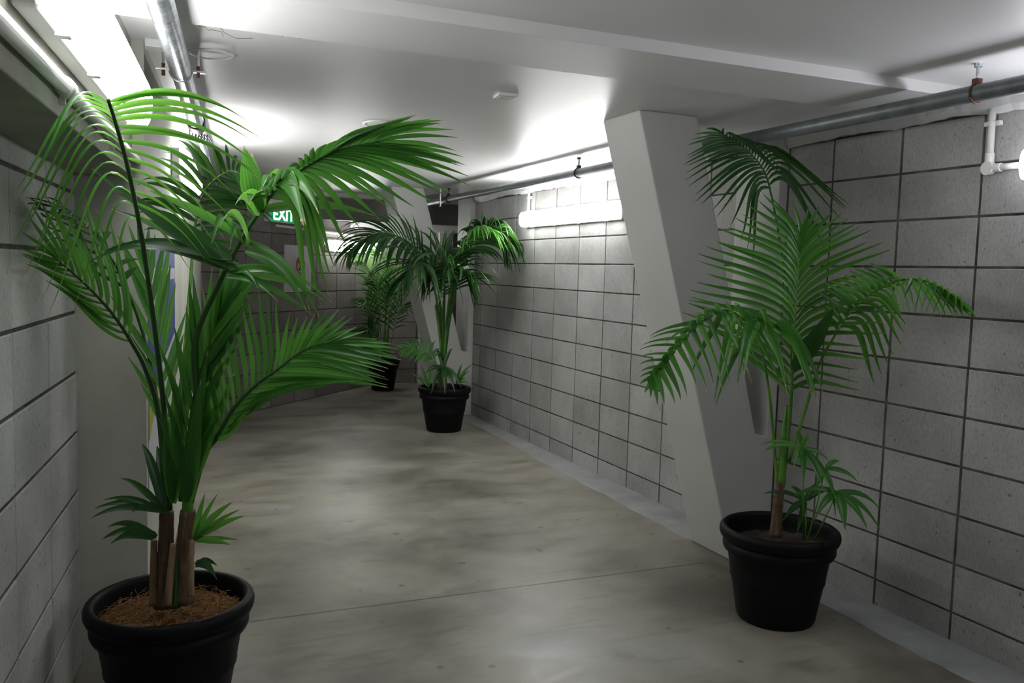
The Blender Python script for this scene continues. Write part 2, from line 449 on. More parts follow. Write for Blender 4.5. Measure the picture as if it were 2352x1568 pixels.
# cement strip at the foot of the right wall, worn edge
rnd = random.Random(11); vs, fs = [], []
ys = [-3 + .06 * k for k in range(190)]
e = .26
for k, y in enumerate(ys):
    e += rnd.uniform(-.012, .012); e = min(.30, max(.21, e)); wdt = e * (1 if y < 5.6 else max(.55, 1 - (y - 5.6) * .25))
    for x, z in ((XW, .006), (XW - wdt + .015, .005), (XW - wdt, .0)): vs.append((x, y, z))
for k in range(len(ys) - 1):
    for q in range(2): a = k * 3 + q; fs.append((a, a + 1, a + 4, a + 3))
S(mesh_obj('baseboard_right', vs, fs, M_CEMENT, smooth=True), 'pale cement strip with a worn edge at the foot of the right wall')


# ------------------------------------------------------------------ columns: slanted strut + pilaster + web
def column(y0, y1, dx, label, name='slanted_column'):
    k = .2815
    z1 = .65; xr = 2.452 + dx; xl = 2.128 + dx; px_ = 2.962
    def xi(z): return xl + (ZC - z) * k
    def xo(z): return xr + (ZC - z) * k
    t = thing(name, (xi(0), y0, 0), label, 'column', 'slanted concrete columns along the right wall')
    mb = MB()
    poly = [(xi(0) + .02, y0, -.0), (XW + .0, y0, -.0), (XW + .0, y0, z1 - .02), (min(xo(z1), px_ - .06), y0, z1), (xo(ZC), y0, ZC), (xi(ZC), y0, ZC)]
    mb.prism(poly, (0, y1 - y0, 0)); mb.build('strut', M_COLUMN, t, bevel=.008, bseg=2)
    mb = MB(); mb.box((px_, y0 + .002, z1 - .04), (XW, y1 - .002, ZC)); mb.build('pilaster', M_COLUMN, t, bevel=.006)
    return t
column(3.535, 3.885, 0, 'slanted grey concrete column leaning out behind the right palm, nearer of the two')
column(8.03, 8.40, .03, 'slanted grey concrete column leaning out behind the far right palm, farther of the two')


# ------------------------------------------------------------------ fluorescent wall lamps
def lamp(org, du, dn, L, z, h, label, lens=None):
    """weatherproof batten: grey housing on the wall, clipped white diffuser in front"""
    t = thing('fluorescent_lamp', org, label, 'lamp', 'weatherproof fluorescent wall lamps')
    up = V((0, 0, 1)); MX = Matrix.Identity(4)
    for i in range(3): MX[i][0], MX[i][1], MX[i][2], MX[i][3] = du[i], dn[i], up[i], org[i]
    mb = MB(); mb.box((0, 0, z), (L, .045, z + h), MX); mb.build('housing', M_LUMBODY, t, bevel=.012, bseg=3)
    # diffuser: rounded section swept along, closed rounded ends
    sec = []
    for q in range(13):
        a = math.pi * q / 12; sec.append((.045 + .055 * max(0, math.sin(a)) ** .55, z + h / 2 - (h / 2 - .004) * math.cos(a) * (1 if abs(math.cos(a)) < 2 else 1)))
    vs, fs = [], []; st = [(.004, .55), (.012, .8), (.03, .96), (.05, 1)]; xs = [(x, s) for x, s in st] + [(L - x, s) for x, s in reversed(st)]
    for x, s_ in xs:
        for (e_, zz) in sec: vs.append(MX @ V((x, .045 + (e_ - .045) * s_, z + h / 2 + (zz - z - h / 2) * (.85 + .15 * s_))))
    n = len(sec)
    for i in range(len(xs) - 1):
        for q in range(n - 1): a = i * n + q; fs.append((a, a + 1, a + n + 1, a + n))
        a = i * n; fs.append((a, a + n, a + 2 * n - 1, a + n - 1))
    fs.append(tuple(range(n))); fs.append(tuple((len(xs) - 1) * n + q for q in reversed(range(n))))
    d = MB(); d.v = vs; d.f = fs; d.build('diffuser', lens or M_LENS, t, smooth=True)
    for zz in (z - .004, z + h - .004):
        for k in range(4):
            x = L * (.12 + .253 * k); mb = MB(); mb.box((x, .036, zz), (x + .028, .062, zz + .008), MX); mb.build('clip', M_LUMBODY, t, bevel=.002)
    mb = MB()
    for x in (.0,):
        mb.box((L - .012, .004, z + .02), (L + .012, .03, z + h - .02), MX)
    mb.build('end_cap', M_LUMBODY, t, bevel=.005)
    return t


lamp(V((XW, 5.13, 0)), V((0, 1, 0)), V((-1, 0, 0)), 1.64, 1.822, .135, 'long lit lamp on the right block wall between the two slanted columns', M_LENSR)
lamp(V((XW, .62, 0)), V((0, 1, 0)), V((-1, 0, 0)), 1.60, 1.832, .125, 'lit lamp cut off by the right edge of the photo', M_LENSC)
lamp(V((XW, -2.9, 0)), V((0, 1, 0)), V((-1, 0, 0)), 1.60, 1.832, .125, 'lit lamp on the right block wall nearest the back wall', M_LENSN)
lamp(lw(-1.72, EB), LD, LN, 1.40, 1.865, .165, 'large lit lamp at top left on the concrete bulkhead', M_LENSN)
lamp(lw(1.25, EW), LD, LN, 1.30, 1.865, .15, 'lit lamp on the left wall hidden behind the front palm fronds', M_LENSR)
lamp(dw(1.10, 0), DD, DN, 1.15, 1.615, .13, 'lit lamp on the diagonal far wall above the far palms')

# ------------------------------------------------------------------ pipes
PX, PZ = 2.68, 2.118
t = thing('sprinkler_pipe', (PX, 3.5, PZ), 'dark grey painted sprinkler pipe hung under the ceiling along the right wall', 'pipe')
mb = MB(); mb.tube([(PX, -3.0, PZ), (PX, 3.0, PZ), (PX, 9.28, PZ)], .030, 20); mb.build('pipe', M_PIPE, t, smooth=True)
for y in (-.8, 2.20, 5.2, 7.87):
    mb = MB(); mb.tube([(PX, y, PZ + .045), (PX, y, ZC - .008)], .0055, 8); mb.lathe([(.0, ZC - .012), (.013, ZC - .012), (.013, ZC), (0, ZC)], 12, (PX, y, 0)); h = mb.build('hanger_rod', M_GALV if y == 2.20 else M_BLACK, t, smooth=False)
    mb = MB(); ring = [(PX + .033 * math.cos(a), y, PZ + .033 * math.sin(a)) for a in [2 * math.pi * k / 20 for k in range(21)]]
    mb.tube(ring, .0045, 6, False); mb.box((PX - .012, y - .012, PZ + .028), (PX + .012, y + .012, PZ + .05)); mb.build('hanger_clamp', M_RUST if y == 2.20 else M_BLACK, t)

# sprinkler head hanging near the far column
t = thing('fire_sprinkler', at(1012, 452, 8.3), 'small bright sprinkler head hanging below the far pipe beside the far column', 'sprinkler')
o = t.location; mb = MB(); mb.tube([o + V((0, 0, .10)), o, o + V((0, 0, -.09))], [.012, .014, .008], 8); mb.build('drop_nipple', M_STEEL, t)
mb = MB(); mb.lathe([(0, -.09), (.02, -.092), (.022, -.096), (0, -.098)], 12, o); mb.tube([o + V((.012, 0, -.03)), o + V((.016, 0, -.06)), o + V((.006, 0, -.09))], .003, 6); mb.build('deflector', M_STEEL, t)

# galvanised pipe at left
GE, GZ = .345, 2.135
t = thing('galvanised_pipe', lw(-1, GE, GZ), 'shiny galvanised pipe under the ceiling beside the large left lamp', 'pipe')
mb = MB(); mb.tube([lw(-6, GE, GZ), lw(-.5, GE, GZ), lw(1.15, GE, GZ)], .036, 24); mb.build('pipe', M_GALV, t, smooth=True)
mb = MB(); mb.tube([lw(1.15, GE, GZ), lw(1.18, GE, GZ), lw(1.30, GE, GZ), lw(1.33, GE, GZ)], [.040, .045, .045, .040], 24); mb.build('coupling', M_BLACK, t, smooth=True)
mb = MB(); mb.tube([lw(1.33, GE, GZ), lw(3.0, GE, GZ), lw(4.9, GE, GZ)], .020, 16); mb.build('branch_pipe', M_GALV, t, smooth=True)
for s_ in (.02,):
    mb = MB(); c0 = lw(s_, GE, GZ)
    ring = [c0 + LN * (.039 * math.cos(a)) + V((0, 0, .039 * math.sin(a))) for a in [math.pi + math.pi * k / 16 for k in range(17)]]
    mb.tube(ring, .003, 6)
    mb.build('clamp_band', M_STEEL, t)
    for sg in (-1, 1):
        mb = MB(); c1 = c0 + LN * (sg * .058); mb.box((-.028, -.012, -.004), (.028, .012, .004), Matrix.Translation(c1)); mb.build('clamp_ear', M_STEEL, t, bevel=.002)
        mb = MB(); mb.tube([c1 + V((0, 0, .02)), c1 + V((0, 0, -.022))], .006, 8); mb.build('bolt', M_RUST, t)
        mb = MB(); mb.tube([c1, V((c1.x, c1.y, ZC))], .005, 8); mb.build('hanger_rod', M_STEEL, t)
# wire bracket hanging on the coupling
mb = MB()
for k in range(5):
    a = lw(1.30 + .03 * k, GE - .035 + .012 * k, GZ - .02); mb.tube([a, a + V((0, 0, -.05)), a + LN * .03 + V((0, 0, -.05)), a + LN * .03 + V((0, 0, -.01)), a + LN * .05 + LD * .05 + V((0, 0, -.035))], .0028, 6)
tag(mb.build('wire_bracket', M_BLACK), 'small black wire bracket hooked under the galvanised pipe coupling', 'bracket')
# ceiling ring plate beside the clamp
mb = MB(); c0 = lw(.05, GE + .10, 0) + V((0, 0, ZC - .012)); mb.tube([c0 + V((.075 * math.cos(a), .075 * math.sin(a), 0)) for a in [2 * math.pi * k / 40 for k in range(41)]], .0035, 6, False)
tag(mb.build('ceiling_ring', M_WHITE), 'thin round ring plate on the ceiling beside the galvanised pipe clamp', 'ring')
# conduit along bulkhead
CZ = 1.808
t = thing('bulkhead_conduit', lw(-1, EB + .018, CZ), 'thick white conduit running along the left concrete bulkhead under the lamp', 'conduit')
mb = MB(); mb.tube([lw(-6, EB + .018, CZ), lw(-1.33, EB + .018, CZ)], .0155, 18); mb.tube([lw(-1.33, EB + .018, CZ), lw(0, EB + .018, CZ)], .0135, 18); mb.build('tube', M_CONDUIT, t, smooth=True)
mb = MB(); mb.tube([lw(-1.36, EB + .018, CZ), lw(-1.31, EB + .018, CZ)], .020, 18); mb.build('joint_collar', M_CONDUIT, t, smooth=True)
for s_ in (-1.30, -.55):
    mb = MB(); mb.box((-.008, -.004, -.030), (.008, .006, .0), Matrix.Translation(lw(s_, EB + .004, CZ))); mb.build('saddle_clip', M_CONDUIT, t, bevel=.002)
# junction box on ceiling
mb = MB(); MX = Matrix.Translation(lw(-.02, EW + .045, ZC - .028)); mb.box((-.04, -.035, 0), (.04, .035, .028), MX)
tag(mb.build('junction_box', M_WHITE, bevel=.003), 'small white junction box on the ceiling left of the galvanised pipe', 'junction box')
# cobweb roots on beam edge
rnd = random.Random(2); mb = MB()
for k in range(4):
    p = V((.14 + .09 * k, 2.875, ZC - .03)); pts = [p]
    for q in range(7): p = p + V((rnd.uniform(-.01, .03), rnd.uniform(-.002, .006), rnd.uniform(-.014, .010))); p.z = min(p.z, ZC - .004); pts.append(p)
    mb.tube(pts, .0009, 4)
tag(mb.build('cobweb_threads', M_COB), 'fine dark cobweb threads hanging on the beam edge beside the galvanised pipe', 'cobweb', kind='stuff')


# white conduits feeding the right lamps
def drop_conduit(y, ztop, zbot, y2, label, sad):
    x = XW - .018
    t = thing('lamp_conduit', (x, y, zbot), label, 'conduit')
    mb = MB(); mb.tube([(x, y, ztop), (x, y, zbot)], .0125, 14); mb.build('tube', M_CONDUIT, t, smooth=True)
    if y2 is not None:
        mb = MB(); mb.tube([(x, y, zbot), (x, y2, zbot)], .0125, 14); mb.build('tube', M_CONDUIT, t, smooth=True)
        mb = MB(); mb.tube([(x + .01, y, zbot), (x - .016, y, zbot)], .026, 20)
        mb.tube([(x, y, zbot + .01), (x, y, zbot + .058)], .0165, 14); mb.tube([(x, y - .01, zbot), (x, y - .052, zbot)], .0165, 14); mb.build('inspection_elbow', M_CONDUIT, t)
    mb = MB(); mb.box((x - .004, y - .034, sad - .009), (XW - .001, y + .034, sad + .009)); mb.tube([(x, y, sad - .009), (x, y, sad + .009)], .0155, 14); mb.build('saddle', M_CONDUIT, t, bevel=.003)
    return t
drop_conduit(2.385, 2.17, 1.90, 2.225, 'white conduit with an elbow at the top right corner above the edge lamp', 2.07)
drop_conduit(6.72, 2.15, 1.94, None, 'short white conduit dropping into the long lamp between the columns', 2.075)
# conduits on far diagonal wall
t = thing('wall_conduit', dw(.4, .02, 1.8), 'pinkish white conduit running along the diagonal far wall above the notice', 'conduit')
mb = MB(); mb.tube([dw(.20, .016, 1.845), dw(2.3, .016, 1.80)], .014, 10); mb.build('tube', M_CONDUIT, t, smooth=True)
mb = MB(); mb.tube([dw(1.02, .03, 1.84), dw(1.02, .03, 1.76)], .022, 12); mb.tube([dw(1.02, .03, 1.76), dw(1.04, .03, 1.70), dw(1.10, .03, 1.69)], .014, 10); mb.build('tee_fitting', M_CONDUIT, t, smooth=True)
mb = MB(); mb.tube([dw(.30, .03, 1.90), dw(.74, .03, 1.885), dw(.80, .03, 1.91), dw(.80, .03, 1.955)], .012, 10); mb.build('upper_tube', M_CONDUIT, t, smooth=True)

# ------------------------------------------------------------------ ceiling fittings
t = thing('ceiling_detector', (1.455, 3.535, ZC), 'small square white box on the ceiling in front of the slanted column', 'detector')
MX = Matrix.Translation((1.455, 3.535, ZC)) @ Matrix.Rotation(-.1, 4, 'Z')
mb = MB(); mb.box((-.045, -.045, -.016), (.045, .045, 0), MX); mb.build('cover', M_WHITE, t, bevel=.004)
mb = MB(); mb.box((-.034, -.034, -.018), (.034, .034, -.0155), MX); mb.build('grille_plate', M_LUMBODY, t, bevel=.001)
t = thing('ceiling_speaker', (1.22, 4.60, ZC), 'round flush white disc in the ceiling behind the front palm', 'speaker')
mb = MB(); mb.lathe([(.115, ZC), (.122, ZC - .004), (.135, ZC - .006), (.14, ZC - .001), (.14, ZC)], 48, (1.22, 4.60, 0)); mb.build('rim', M_WHITE, t, smooth=True)
mb = MB(); mb.lathe([(0.001, ZC - .0035), (.116, ZC - .0035), (.117, ZC)], 48, (1.22, 4.60, 0)); mb.build('grille', M_LUMBODY, t)


# ------------------------------------------------------------------ lettering helper (font curve -> mesh)
def text(body, size, org, du, up, m, parent, name, depth=.002, bold=.0, sx=1.0):
    cu = bpy.data.curves.new(name, 'FONT'); cu.body = body; cu.size = size; cu.extrude = depth; cu.offset = bold; cu.align_x = 'LEFT'
    o = bpy.data.objects.new(name, cu); COL.objects.link(o)
    dg = bpy.context.evaluated_depsgraph_get(); me = bpy.data.meshes.new_from_object(o.evaluated_get(dg)); bpy.data.objects.remove(o)
    nn = du.cross(up); off = parent_origin(parent)
    for v in me.vertices: v.co = org + du * (v.co.x * sx) + up * v.co.y + nn * v.co.z - off
    me.materials.clear(); me.materials.append(m)
    o = bpy.data.objects.new(name, me); COL.objects.link(o); o.parent = parent
    return o


UP = V((0, 0, 1))
# exit sign on the diagonal wall
t = thing('exit_sign', dw(.22, .05, 1.9), 'lit green exit sign with a right arrow on the diagonal far wall', 'sign')
es = .03
def onpl(s, e, z): return dw(es + s, e, z)
MX = Matrix.Identity(4)
for i in range(3): MX[i][0], MX[i][1], MX[i][2], MX[i][3] = DD[i], DN[i], UP[i], dw(es, 0)[i]
mb = MB(); mb.box((0, 0, 1.875), (.62, .07, 2.10), MX); mb.build('casing', M_WHITE, t, bevel=.006)
mb = MB(); mb.box((.012, .066, 1.885), (.608, .074, 2.035), MX); mb.build('green_face', M_EXITGREEN, t)
text('EXIT', .165, onpl(.045, .074, 1.90), DD, UP, M_EXITLIT, t, 'letters', .002, .005, 1.05)
mb = MB(); z0 = 1.96
mb.prism([onpl(.505, .076, z0 - .055), onpl(.585, .076, z0), onpl(.505, .076, z0 + .055), onpl(.522, .076, z0)], DN * .003); mb.build('arrow', M_EXITLIT, t)

# prohibition notice on the diagonal wall
t = thing('notice_sign', dw(.60, .01, 1.4), 'white notice with a red no pedestrians symbol on the diagonal far wall', 'sign')
MX = Matrix.Identity(4)
for i in range(3): MX[i][0], MX[i][1], MX[i][2], MX[i][3] = DD[i], DN[i], UP[i], dw(.36, 0)[i]
mb = MB(); mb.box((0, 0.001, 1.17), (.475, .012, 1.66), MX); mb.build('board', M_SIGN, t, bevel=.002)
def ns(s, z, e=.0135): return dw(.36 + s, e, z)
mb = MB(); cx, cz = .275, 1.455
mb.tube([ns(cx + .067 * math.cos(a), cz + .083 * math.sin(a)) for a in [2 * math.pi * k / 36 for k in range(37)]], .0085, 6, False)
mb.tube([ns(cx - .047, cz + .058, .015), ns(cx + .047, cz - .058, .015)], .007, 6); mb.build('prohibition_ring', M_RED, t)
mb = MB(); mb.tube([ns(cx, cz + .045), ns(cx, cz + .060)], .010, 8); mb.tube([ns(cx, cz + .035), ns(cx + .003, cz - .008)], .012, 6)
mb.tube([ns(cx + .003, cz - .008), ns(cx - .012, cz - .035), ns(cx - .022, cz - .060)], .007, 6); mb.tube([ns(cx + .003, cz - .008), ns(cx + .014, cz - .035), ns(cx + .012, cz - .062)], .007, 6)
mb.tube([ns(cx, cz + .03), ns(cx + .022, cz + .005)], .005, 6); mb.tube([ns(cx, cz + .03), ns(cx - .02, cz + .008)], .005, 6); mb.build('walking_figure', M_INK, t)
for k, (a, b_) in enumerate(((.225, .34), (.245, .32), (.25, .335), (.255, .31), (.31, .345))):
    mb = MB(); z = 1.345 - .018 * k; s_ = a
    while s_ < b_:
        mb.box((s_, .012, z), (min(s_ + .009, b_), .0132, z + .0055), MX); s_ += .013
    mb.build('small_print', M_INK, t)

# blue wall poster
def lp(s, z, e=.004): return lw(s, EW + e, z)
t = thing('wall_poster', lw(.8, EW + .004, 1.2), 'tall blue poster with white lettering and lime corner behind the front left palm', 'poster')
mb = MB(); mb.prism([lp(.05, .55, .001), lp(1.42, .55, .001), lp(1.42, 1.545, .001), lp(.05, 1.545, .001)], LN * .002); mb.build('backing', M_PWHITE, t)
mb = MB(); mb.prism([lp(.05, .93), lp(.16, .975), lp(1.42, 1.10), lp(1.42, 1.545), lp(.05, 1.545)], LN * .001); mb.build('blue_panel', M_BLUE, t)
mb = MB(); mb.prism([lp(.05, .80), lp(.45, .93), lp(.62, 1.01), lp(.16, .967), lp(.05, .925)], LN * .001); mb.build('lime_panel', M_LIME, t)
mb = MB(); mb.prism([lp(.10, 1.375, .0052), lp(1.38, 1.372, .0052), lp(1.38, 1.425, .0052), lp(.10, 1.432, .0052)], LN * .0008); mb.build('white_band', M_PWHITE, t)
text('INSISSEI', .098, lp(.13, 1.262, .005), LD, UP, M_PWHITE, t, 'lettering', .0008, .004, 2.35)

# ------------------------------------------------------------------ far white screen with a gridded window
t = thing('window_screen', (3.35, YB - .1, 0), 'white framed screen with a gridded window at the far end right of the column', 'screen')
x0, x1 = 3.19, 3.60; yb = 10.42
mb = MB(); mb.box((3.42, yb - .06, 0), (x1, yb + .08, 2.005)); mb.box((x0, yb - .03, 1.93), (3.42, yb + .03, 2.005)); mb.box((x0, yb - .03, 0), (3.42, yb + .03, 1.30)); mb.build('frame', M_DOOR, t, bevel=.004)
mb = MB()
for zz in (1.50, 1.70): mb.box((x0, yb - .012, zz), (3.42, yb + .012, zz + .014))
for xx in (x0, 3.30): mb.box((xx, yb - .010, 1.30), (xx + .014, yb + .010, 1.93))
mb.build('glazing_bars', M_DOOR, t)
mb = MB(); mb.box((x0, yb - .002, 1.30), (3.42, yb + .002, 1.93)); mb.build('pane', M_GLASS, t)
t = thing('screen_conduit', (3.55, YB - .1, 2.02), 'grey conduit elbow above the white screen at the far end', 'conduit')
mb = MB(); mb.tube([at(1014, 519, 10.72), at(1014, 492, 10.72), at(1020, 486, 10.72), at(1075, 487, 10.72)], .014, 10); mb.build('tube', M_GALV, t, smooth=True)


# ------------------------------------------------------------------ potted palms
def pot(parent, c, D=.50, h=.40, soil=.345, coir=False):
    r = D / 2; c = V((c[0], c[1], 0)); k = h / .40
    prof = [(0.001, .0), (r * .60, .0), (r * .635, .004), (r * .66, .016 * k), (r * .765, .170 * k), (r * .785, .176 * k), (r * .79, .184 * k), (r * .785, .190 * k), (r * .845, .282 * k), (r * .86, .288 * k), (r * .915, .296 * k),
            (r * .935, .308 * k), (r * .938, .322 * k), (r * .915, .332 * k), (r * .905, .337 * k), (r * .93, .342 * k), (r * .975, .352 * k), (r * .998, .366 * k), (r, .380 * k), (r * .985, .392 * k), (r * .955, .399 * k), (r * .92, .400 * k), (r * .885, .394 * k), (r * .87, .382 * k), (r * .86, .35 * k), (r * .82, .25 * k), (.001, .25 * k)]
    mb = MB(); mb.lathe(prof, 72, c); mb.build('pot', M_POT, parent, smooth=True)
    # soil surface
    rs = r * .855; vs = [c + V((0, 0, soil))]; fs = []; rnd = random.Random(5)
    rings, seg = 7, 36
    for i in range(1, rings + 1):
        for q in range(seg):
            a = 2 * math.pi * q / seg; rr = rs * i / rings
            vs.append(c + V((rr * math.cos(a), rr * math.sin(a), soil + (rnd.uniform(-.012, .012) if i < rings else 0) - (.012 if i == rings else 0))))
    for q in range(seg): fs.append((0, 1 + q, 1 + (q + 1) % seg))
    for i in range(rings - 1):
        for q in range(seg): a = 1 + i * seg + q; b = 1 + i * seg + (q + 1) % seg; fs.append((a, a + seg, b + seg, b))
    s_ = MB(); s_.v = [V(v) for v in vs]; s_.f = fs; s_.build('coir_mulch' if coir else 'soil', M_COIR if coir else M_SOIL, parent, smooth=True)
    if coir:
        mb = MB(); rnd = random.Random(9)
        for k_ in range(620):
            a = rnd.uniform(0, 6.28); rr = rs * math.sqrt(rnd.random()) * .93; p = c + V((rr * math.cos(a), rr * math.sin(a), soil + rnd.uniform(0, .015)))
            d = V((rnd.uniform(-1, 1), rnd.uniform(-1, 1), rnd.uniform(-.1, .22))).normalized(); pts = [p]
            for q in range(5):
                p = p + d * .014; d = (d + V((rnd.uniform(-.5, .5), rnd.uniform(-.5, .5), rnd.uniform(-.35, .2)))).normalized()
                rad = math.hypot(p.x - c.x, p.y - c.y)
                if rad > rs: break
                p.z = max(p.z, soil - .002); pts.append(p)
            if len(pts) > 2: mb.tube(pts, .0008, 3, False)
        tag(mb.build('loose_fibres', M_FIBRE, parent), kind='stuff')


def keep_clear(p):
    """leaves lie against walls, lamp and ceiling, never through them"""
    q = p - W0; s_, e = q.dot(LD), q.dot(LN)
    em = EW + .03 if s_ > -.02 else (.025 if p.z < 1.75 else EB + .045)
    if -1.75 < s_ < -.28 and p.z > 1.84: em = EB + .11
    if s_ < 4.9 and e < em: p = p + LN * (em - e)
    if p.x > XW - .03: p.x = XW - .03
    if p.z > ZC - .05: p.z = ZC - .05
    return p


def ribbon(vs, fs, cols, pts, nrm, wd, r):
    n0 = len(vs); nl = nrm; seg = len(pts) - 1
    for i, p in enumerate(pts):
        u = i / seg; d = (pts[min(i + 1, seg)] - pts[max(i - 1, 0)])
        if d.length < 1e-6: d = V((0, 0, -1))
        d.normalize(); wdir = d.cross(nl)
        if wdir.length < 1e-3: wdir = d.orthogonal()
        wdir.normalize(); nl = wdir.cross(d).normalized()
        if u < .12: ww = wd * (.28 + .72 * (u / .12) ** .7 * .8)
        elif u < .42: ww = wd * (.856 + .144 * (u - .12) / .30)
        else: ww = wd * max(0.015, 1 - ((u - .42) / .58) ** 1.5)
        hw = ww / 2; fold = nl * (hw * .38)
        vs += [p - wdir * hw + fold, p - wdir * hw * .5 + fold * .45, p.copy(), p + wdir * hw * .5 + fold * .45, p + wdir * hw + fold]
        cols += [(u, k / 4, r, 1) for k in range(5)]
        if i < seg:
            for k in range(4): a = n0 + i * 5 + k; fs.append((a, a + 1, a + 6, a + 5))


def rshade(rnd, shade): return rnd.random() if shade is None else min(1, max(0, shade + rnd.uniform(-.3, .3)))


def leaflet(vs, fs, cols, base, d, nrm, L, wd, droop, rnd, seg=9, curl=0, shade=None, twist=0):
    """one narrow pointed V-folded blade, bent by its own weight"""
    p = base.copy(); d = d.normalized(); pts = [p.copy()]; ds = L / seg
    for i in range(seg):
        p = p + d * ds; pts.append(keep_clear(p.copy()))
        d = (d + V((0, 0, -1)) * (droop * (0.35 + 1.3 * i / seg) / seg)).normalized()
    ribbon(vs, fs, cols, pts, nrm, wd, rshade(rnd, shade))


def arcleaf(vs, fs, cols, base, tip, d0, nrm, wd, arch, rnd, seg=10, shade=None):
    """a blade that leaves along d0 and arches over to its tip"""
    L = (tip - base).length
    c1 = base + d0.normalized() * L * .34 + V((0, 0, arch * L * .5))
    c2 = base.lerp(tip, .62) + V((0, 0, arch * L * .95))
    pts = []
    for i in range(seg + 1):
        t = i / seg; q = 1 - t
        pts.append(keep_clear(base * q ** 3 + c1 * 3 * q * q * t + c2 * 3 * q * t * t + tip * t ** 3))
    ribbon(vs, fs, cols, pts, nrm, wd, rshade(rnd, shade))


def leaf_mesh(name, vs, fs, cols, m, parent):
    off = parent_origin(parent)
    o = mesh_obj(name, [v - off for v in vs], fs, m, parent, True)
    a = o.data.attributes.new('leaf', 'FLOAT_COLOR', 'POINT')
    a.data.foreach_set('color', [x for c in cols for x in c])
    return o


def frond(parent, pts, n, L, wd, t0=.4, a0=62, a1=28, droop=.8, roll=0., lift=.15, left=1., right=1., seed=1, r0=.007, r1=.0018, m=None, ms=None,
          stagger=.5, prof=None, dl=None, dr=None, shade=None, curl=0, name='frond', seg=9, tl0=None, tr0=None, t1=1.0, world=False):
    rnd = random.Random(seed); m = m or M_LEAF; ms = ms or M_STEM
    P = [p if world else at(*p) for p in pts]; K = 44; C = bez(P, K)
    mb = MB(); mb.tube(C, [r0 + (r1 - r0) * (k / K) ** .8 for k in range(K + 1)], 7); fo = mb.build(name, ms, parent, smooth=True)
    vs, fs, cols = [], [], []
    for side in (-1, 1):
        ss = left if side < 0 else right
        if ss <= 0: continue
        b0 = (tl0 if side < 0 else tr0); b0 = t0 if b0 is None else b0
        for k in range(n):
            q = (k + (stagger if side > 0 else 0)) / n; t = b0 + (t1 - b0) * q
            if t > .998: continue
            x = t * K; i = min(int(x), K - 1); p = C[i].lerp(C[i + 1], x - i)
            T = (C[min(i + 2, K)] - C[max(i - 1, 0)]).normalized()
            A = F.cross(T).normalized(); B = (F - T * F.dot(T)).normalized()
            Sd = A * math.cos(roll) + B * math.sin(roll); Nn = Sd.cross(T).normalized()
            ang = math.radians(a0 + (a1 - a0) * q + rnd.uniform(-5, 5))
            pf = prof(q) if prof else (.62 + .38 * math.sin(min(1, q * 1.9) * math.pi / 2)) * (1 - .52 * max(0, q - .5) / .5)
            d = T * math.cos(ang) + Sd * (side * math.sin(ang)) + Nn * (lift + rnd.uniform(-.07, .07))
            dr_ = (dl if side < 0 else dr); dr_ = droop if dr_ is None else dr_
            leaflet(vs, fs, cols, p, d, Nn, L * ss * pf * rnd.uniform(.9, 1.08), wd * rnd.uniform(.82, 1.12) * (.75 + .25 * min(1, pf)), dr_ * rnd.uniform(.75, 1.25), rnd, seg, curl, shade)
    # end blade
    T = (C[K] - C[K - 2]).normalized()
    leaflet(vs, fs, cols, C[K], T, V((0, 0, 1)) if abs(T.z) < .9 else -F, L * .4, wd * .7, droop, rnd, seg, 0, shade)
    leaf_mesh('leaflets', vs, fs, cols, m, fo)
    return fo


def frondt(parent, pts, n, tl, tr, wd, t0=.4, a0=60, a1=25, arch=(.1, .1), roll=0., lift=.1, seed=1, r0=.007, r1=.0018, m=None, ms=None, shade=None,
           name='frond', seg=11, jit=.03, nm=None, taper=.25, end=True):
    """a frond whose two rows of leaflets reach towards two given rows of tips"""
    rnd = random.Random(seed); m = m or M_LEAF; ms = ms or M_STEM
    K = 48; C = bez([at(*p) for p in pts], K)
    mb = MB(); mb.tube(C, [r0 + (r1 - r0) * (k / K) ** .8 for k in range(K + 1)], 8); fo = mb.build(name, ms, parent, smooth=True)
    vs, fs, cols = [], [], []
    for side, tips in ((-1, tl), (1, tr)):
        if not tips: continue
        TC = bez([at(*p) for p in tips], 60)
        for k in range(n):
            q = (k + (.5 if side > 0 else 0)) / n; t = t0 + (1 - t0) * q
            x = t * K; i = min(int(x), K - 1); p = C[i].lerp(C[i + 1], x - i)
            T = (C[min(i + 2, K)] - C[max(i - 1, 0)]).normalized()
            A = F.cross(T).normalized(); B = (F - T * F.dot(T)).normalized()
            Sd = A * math.cos(roll) + B * math.sin(roll); Nn = Sd.cross(T).normalized()
            ang = math.radians(a0 + (a1 - a0) * q + rnd.uniform(-5, 5))
            d = T * math.cos(ang) + Sd * (side * math.sin(ang)) + Nn * lift
            x = q * 60; i = min(int(x), 59); tp = TC[i].lerp(TC[i + 1], x - i); L = (tp - p).length
            tp = tp + V((rnd.uniform(-1, 1), rnd.uniform(-1, 1), rnd.uniform(-1, 1))) * (jit * L * 1.3) + (tp - p) * rnd.uniform(-.10, .06)
            ar = arch[0] if side < 0 else arch[1]
            arcleaf(vs, fs, cols, p, tp, d, Nn if nm is None else (Nn + nm).normalized(), wd * rnd.uniform(.8, 1.12) * (1 - taper * q), ar * rnd.uniform(.75, 1.2), rnd, seg, shade)
    T = (C[K] - C[K - 2]).normalized()
    tp = at(*tl[-1]).lerp(at(*tr[-1]), .5) if tl and tr else C[K] + T * .1
    if end: arcleaf(vs, fs, cols, C[K], tp, T, -F, wd * .6, .05, rnd, seg, shade)
    leaf_mesh('leaflets', vs, fs, cols, m, fo)
    return fo


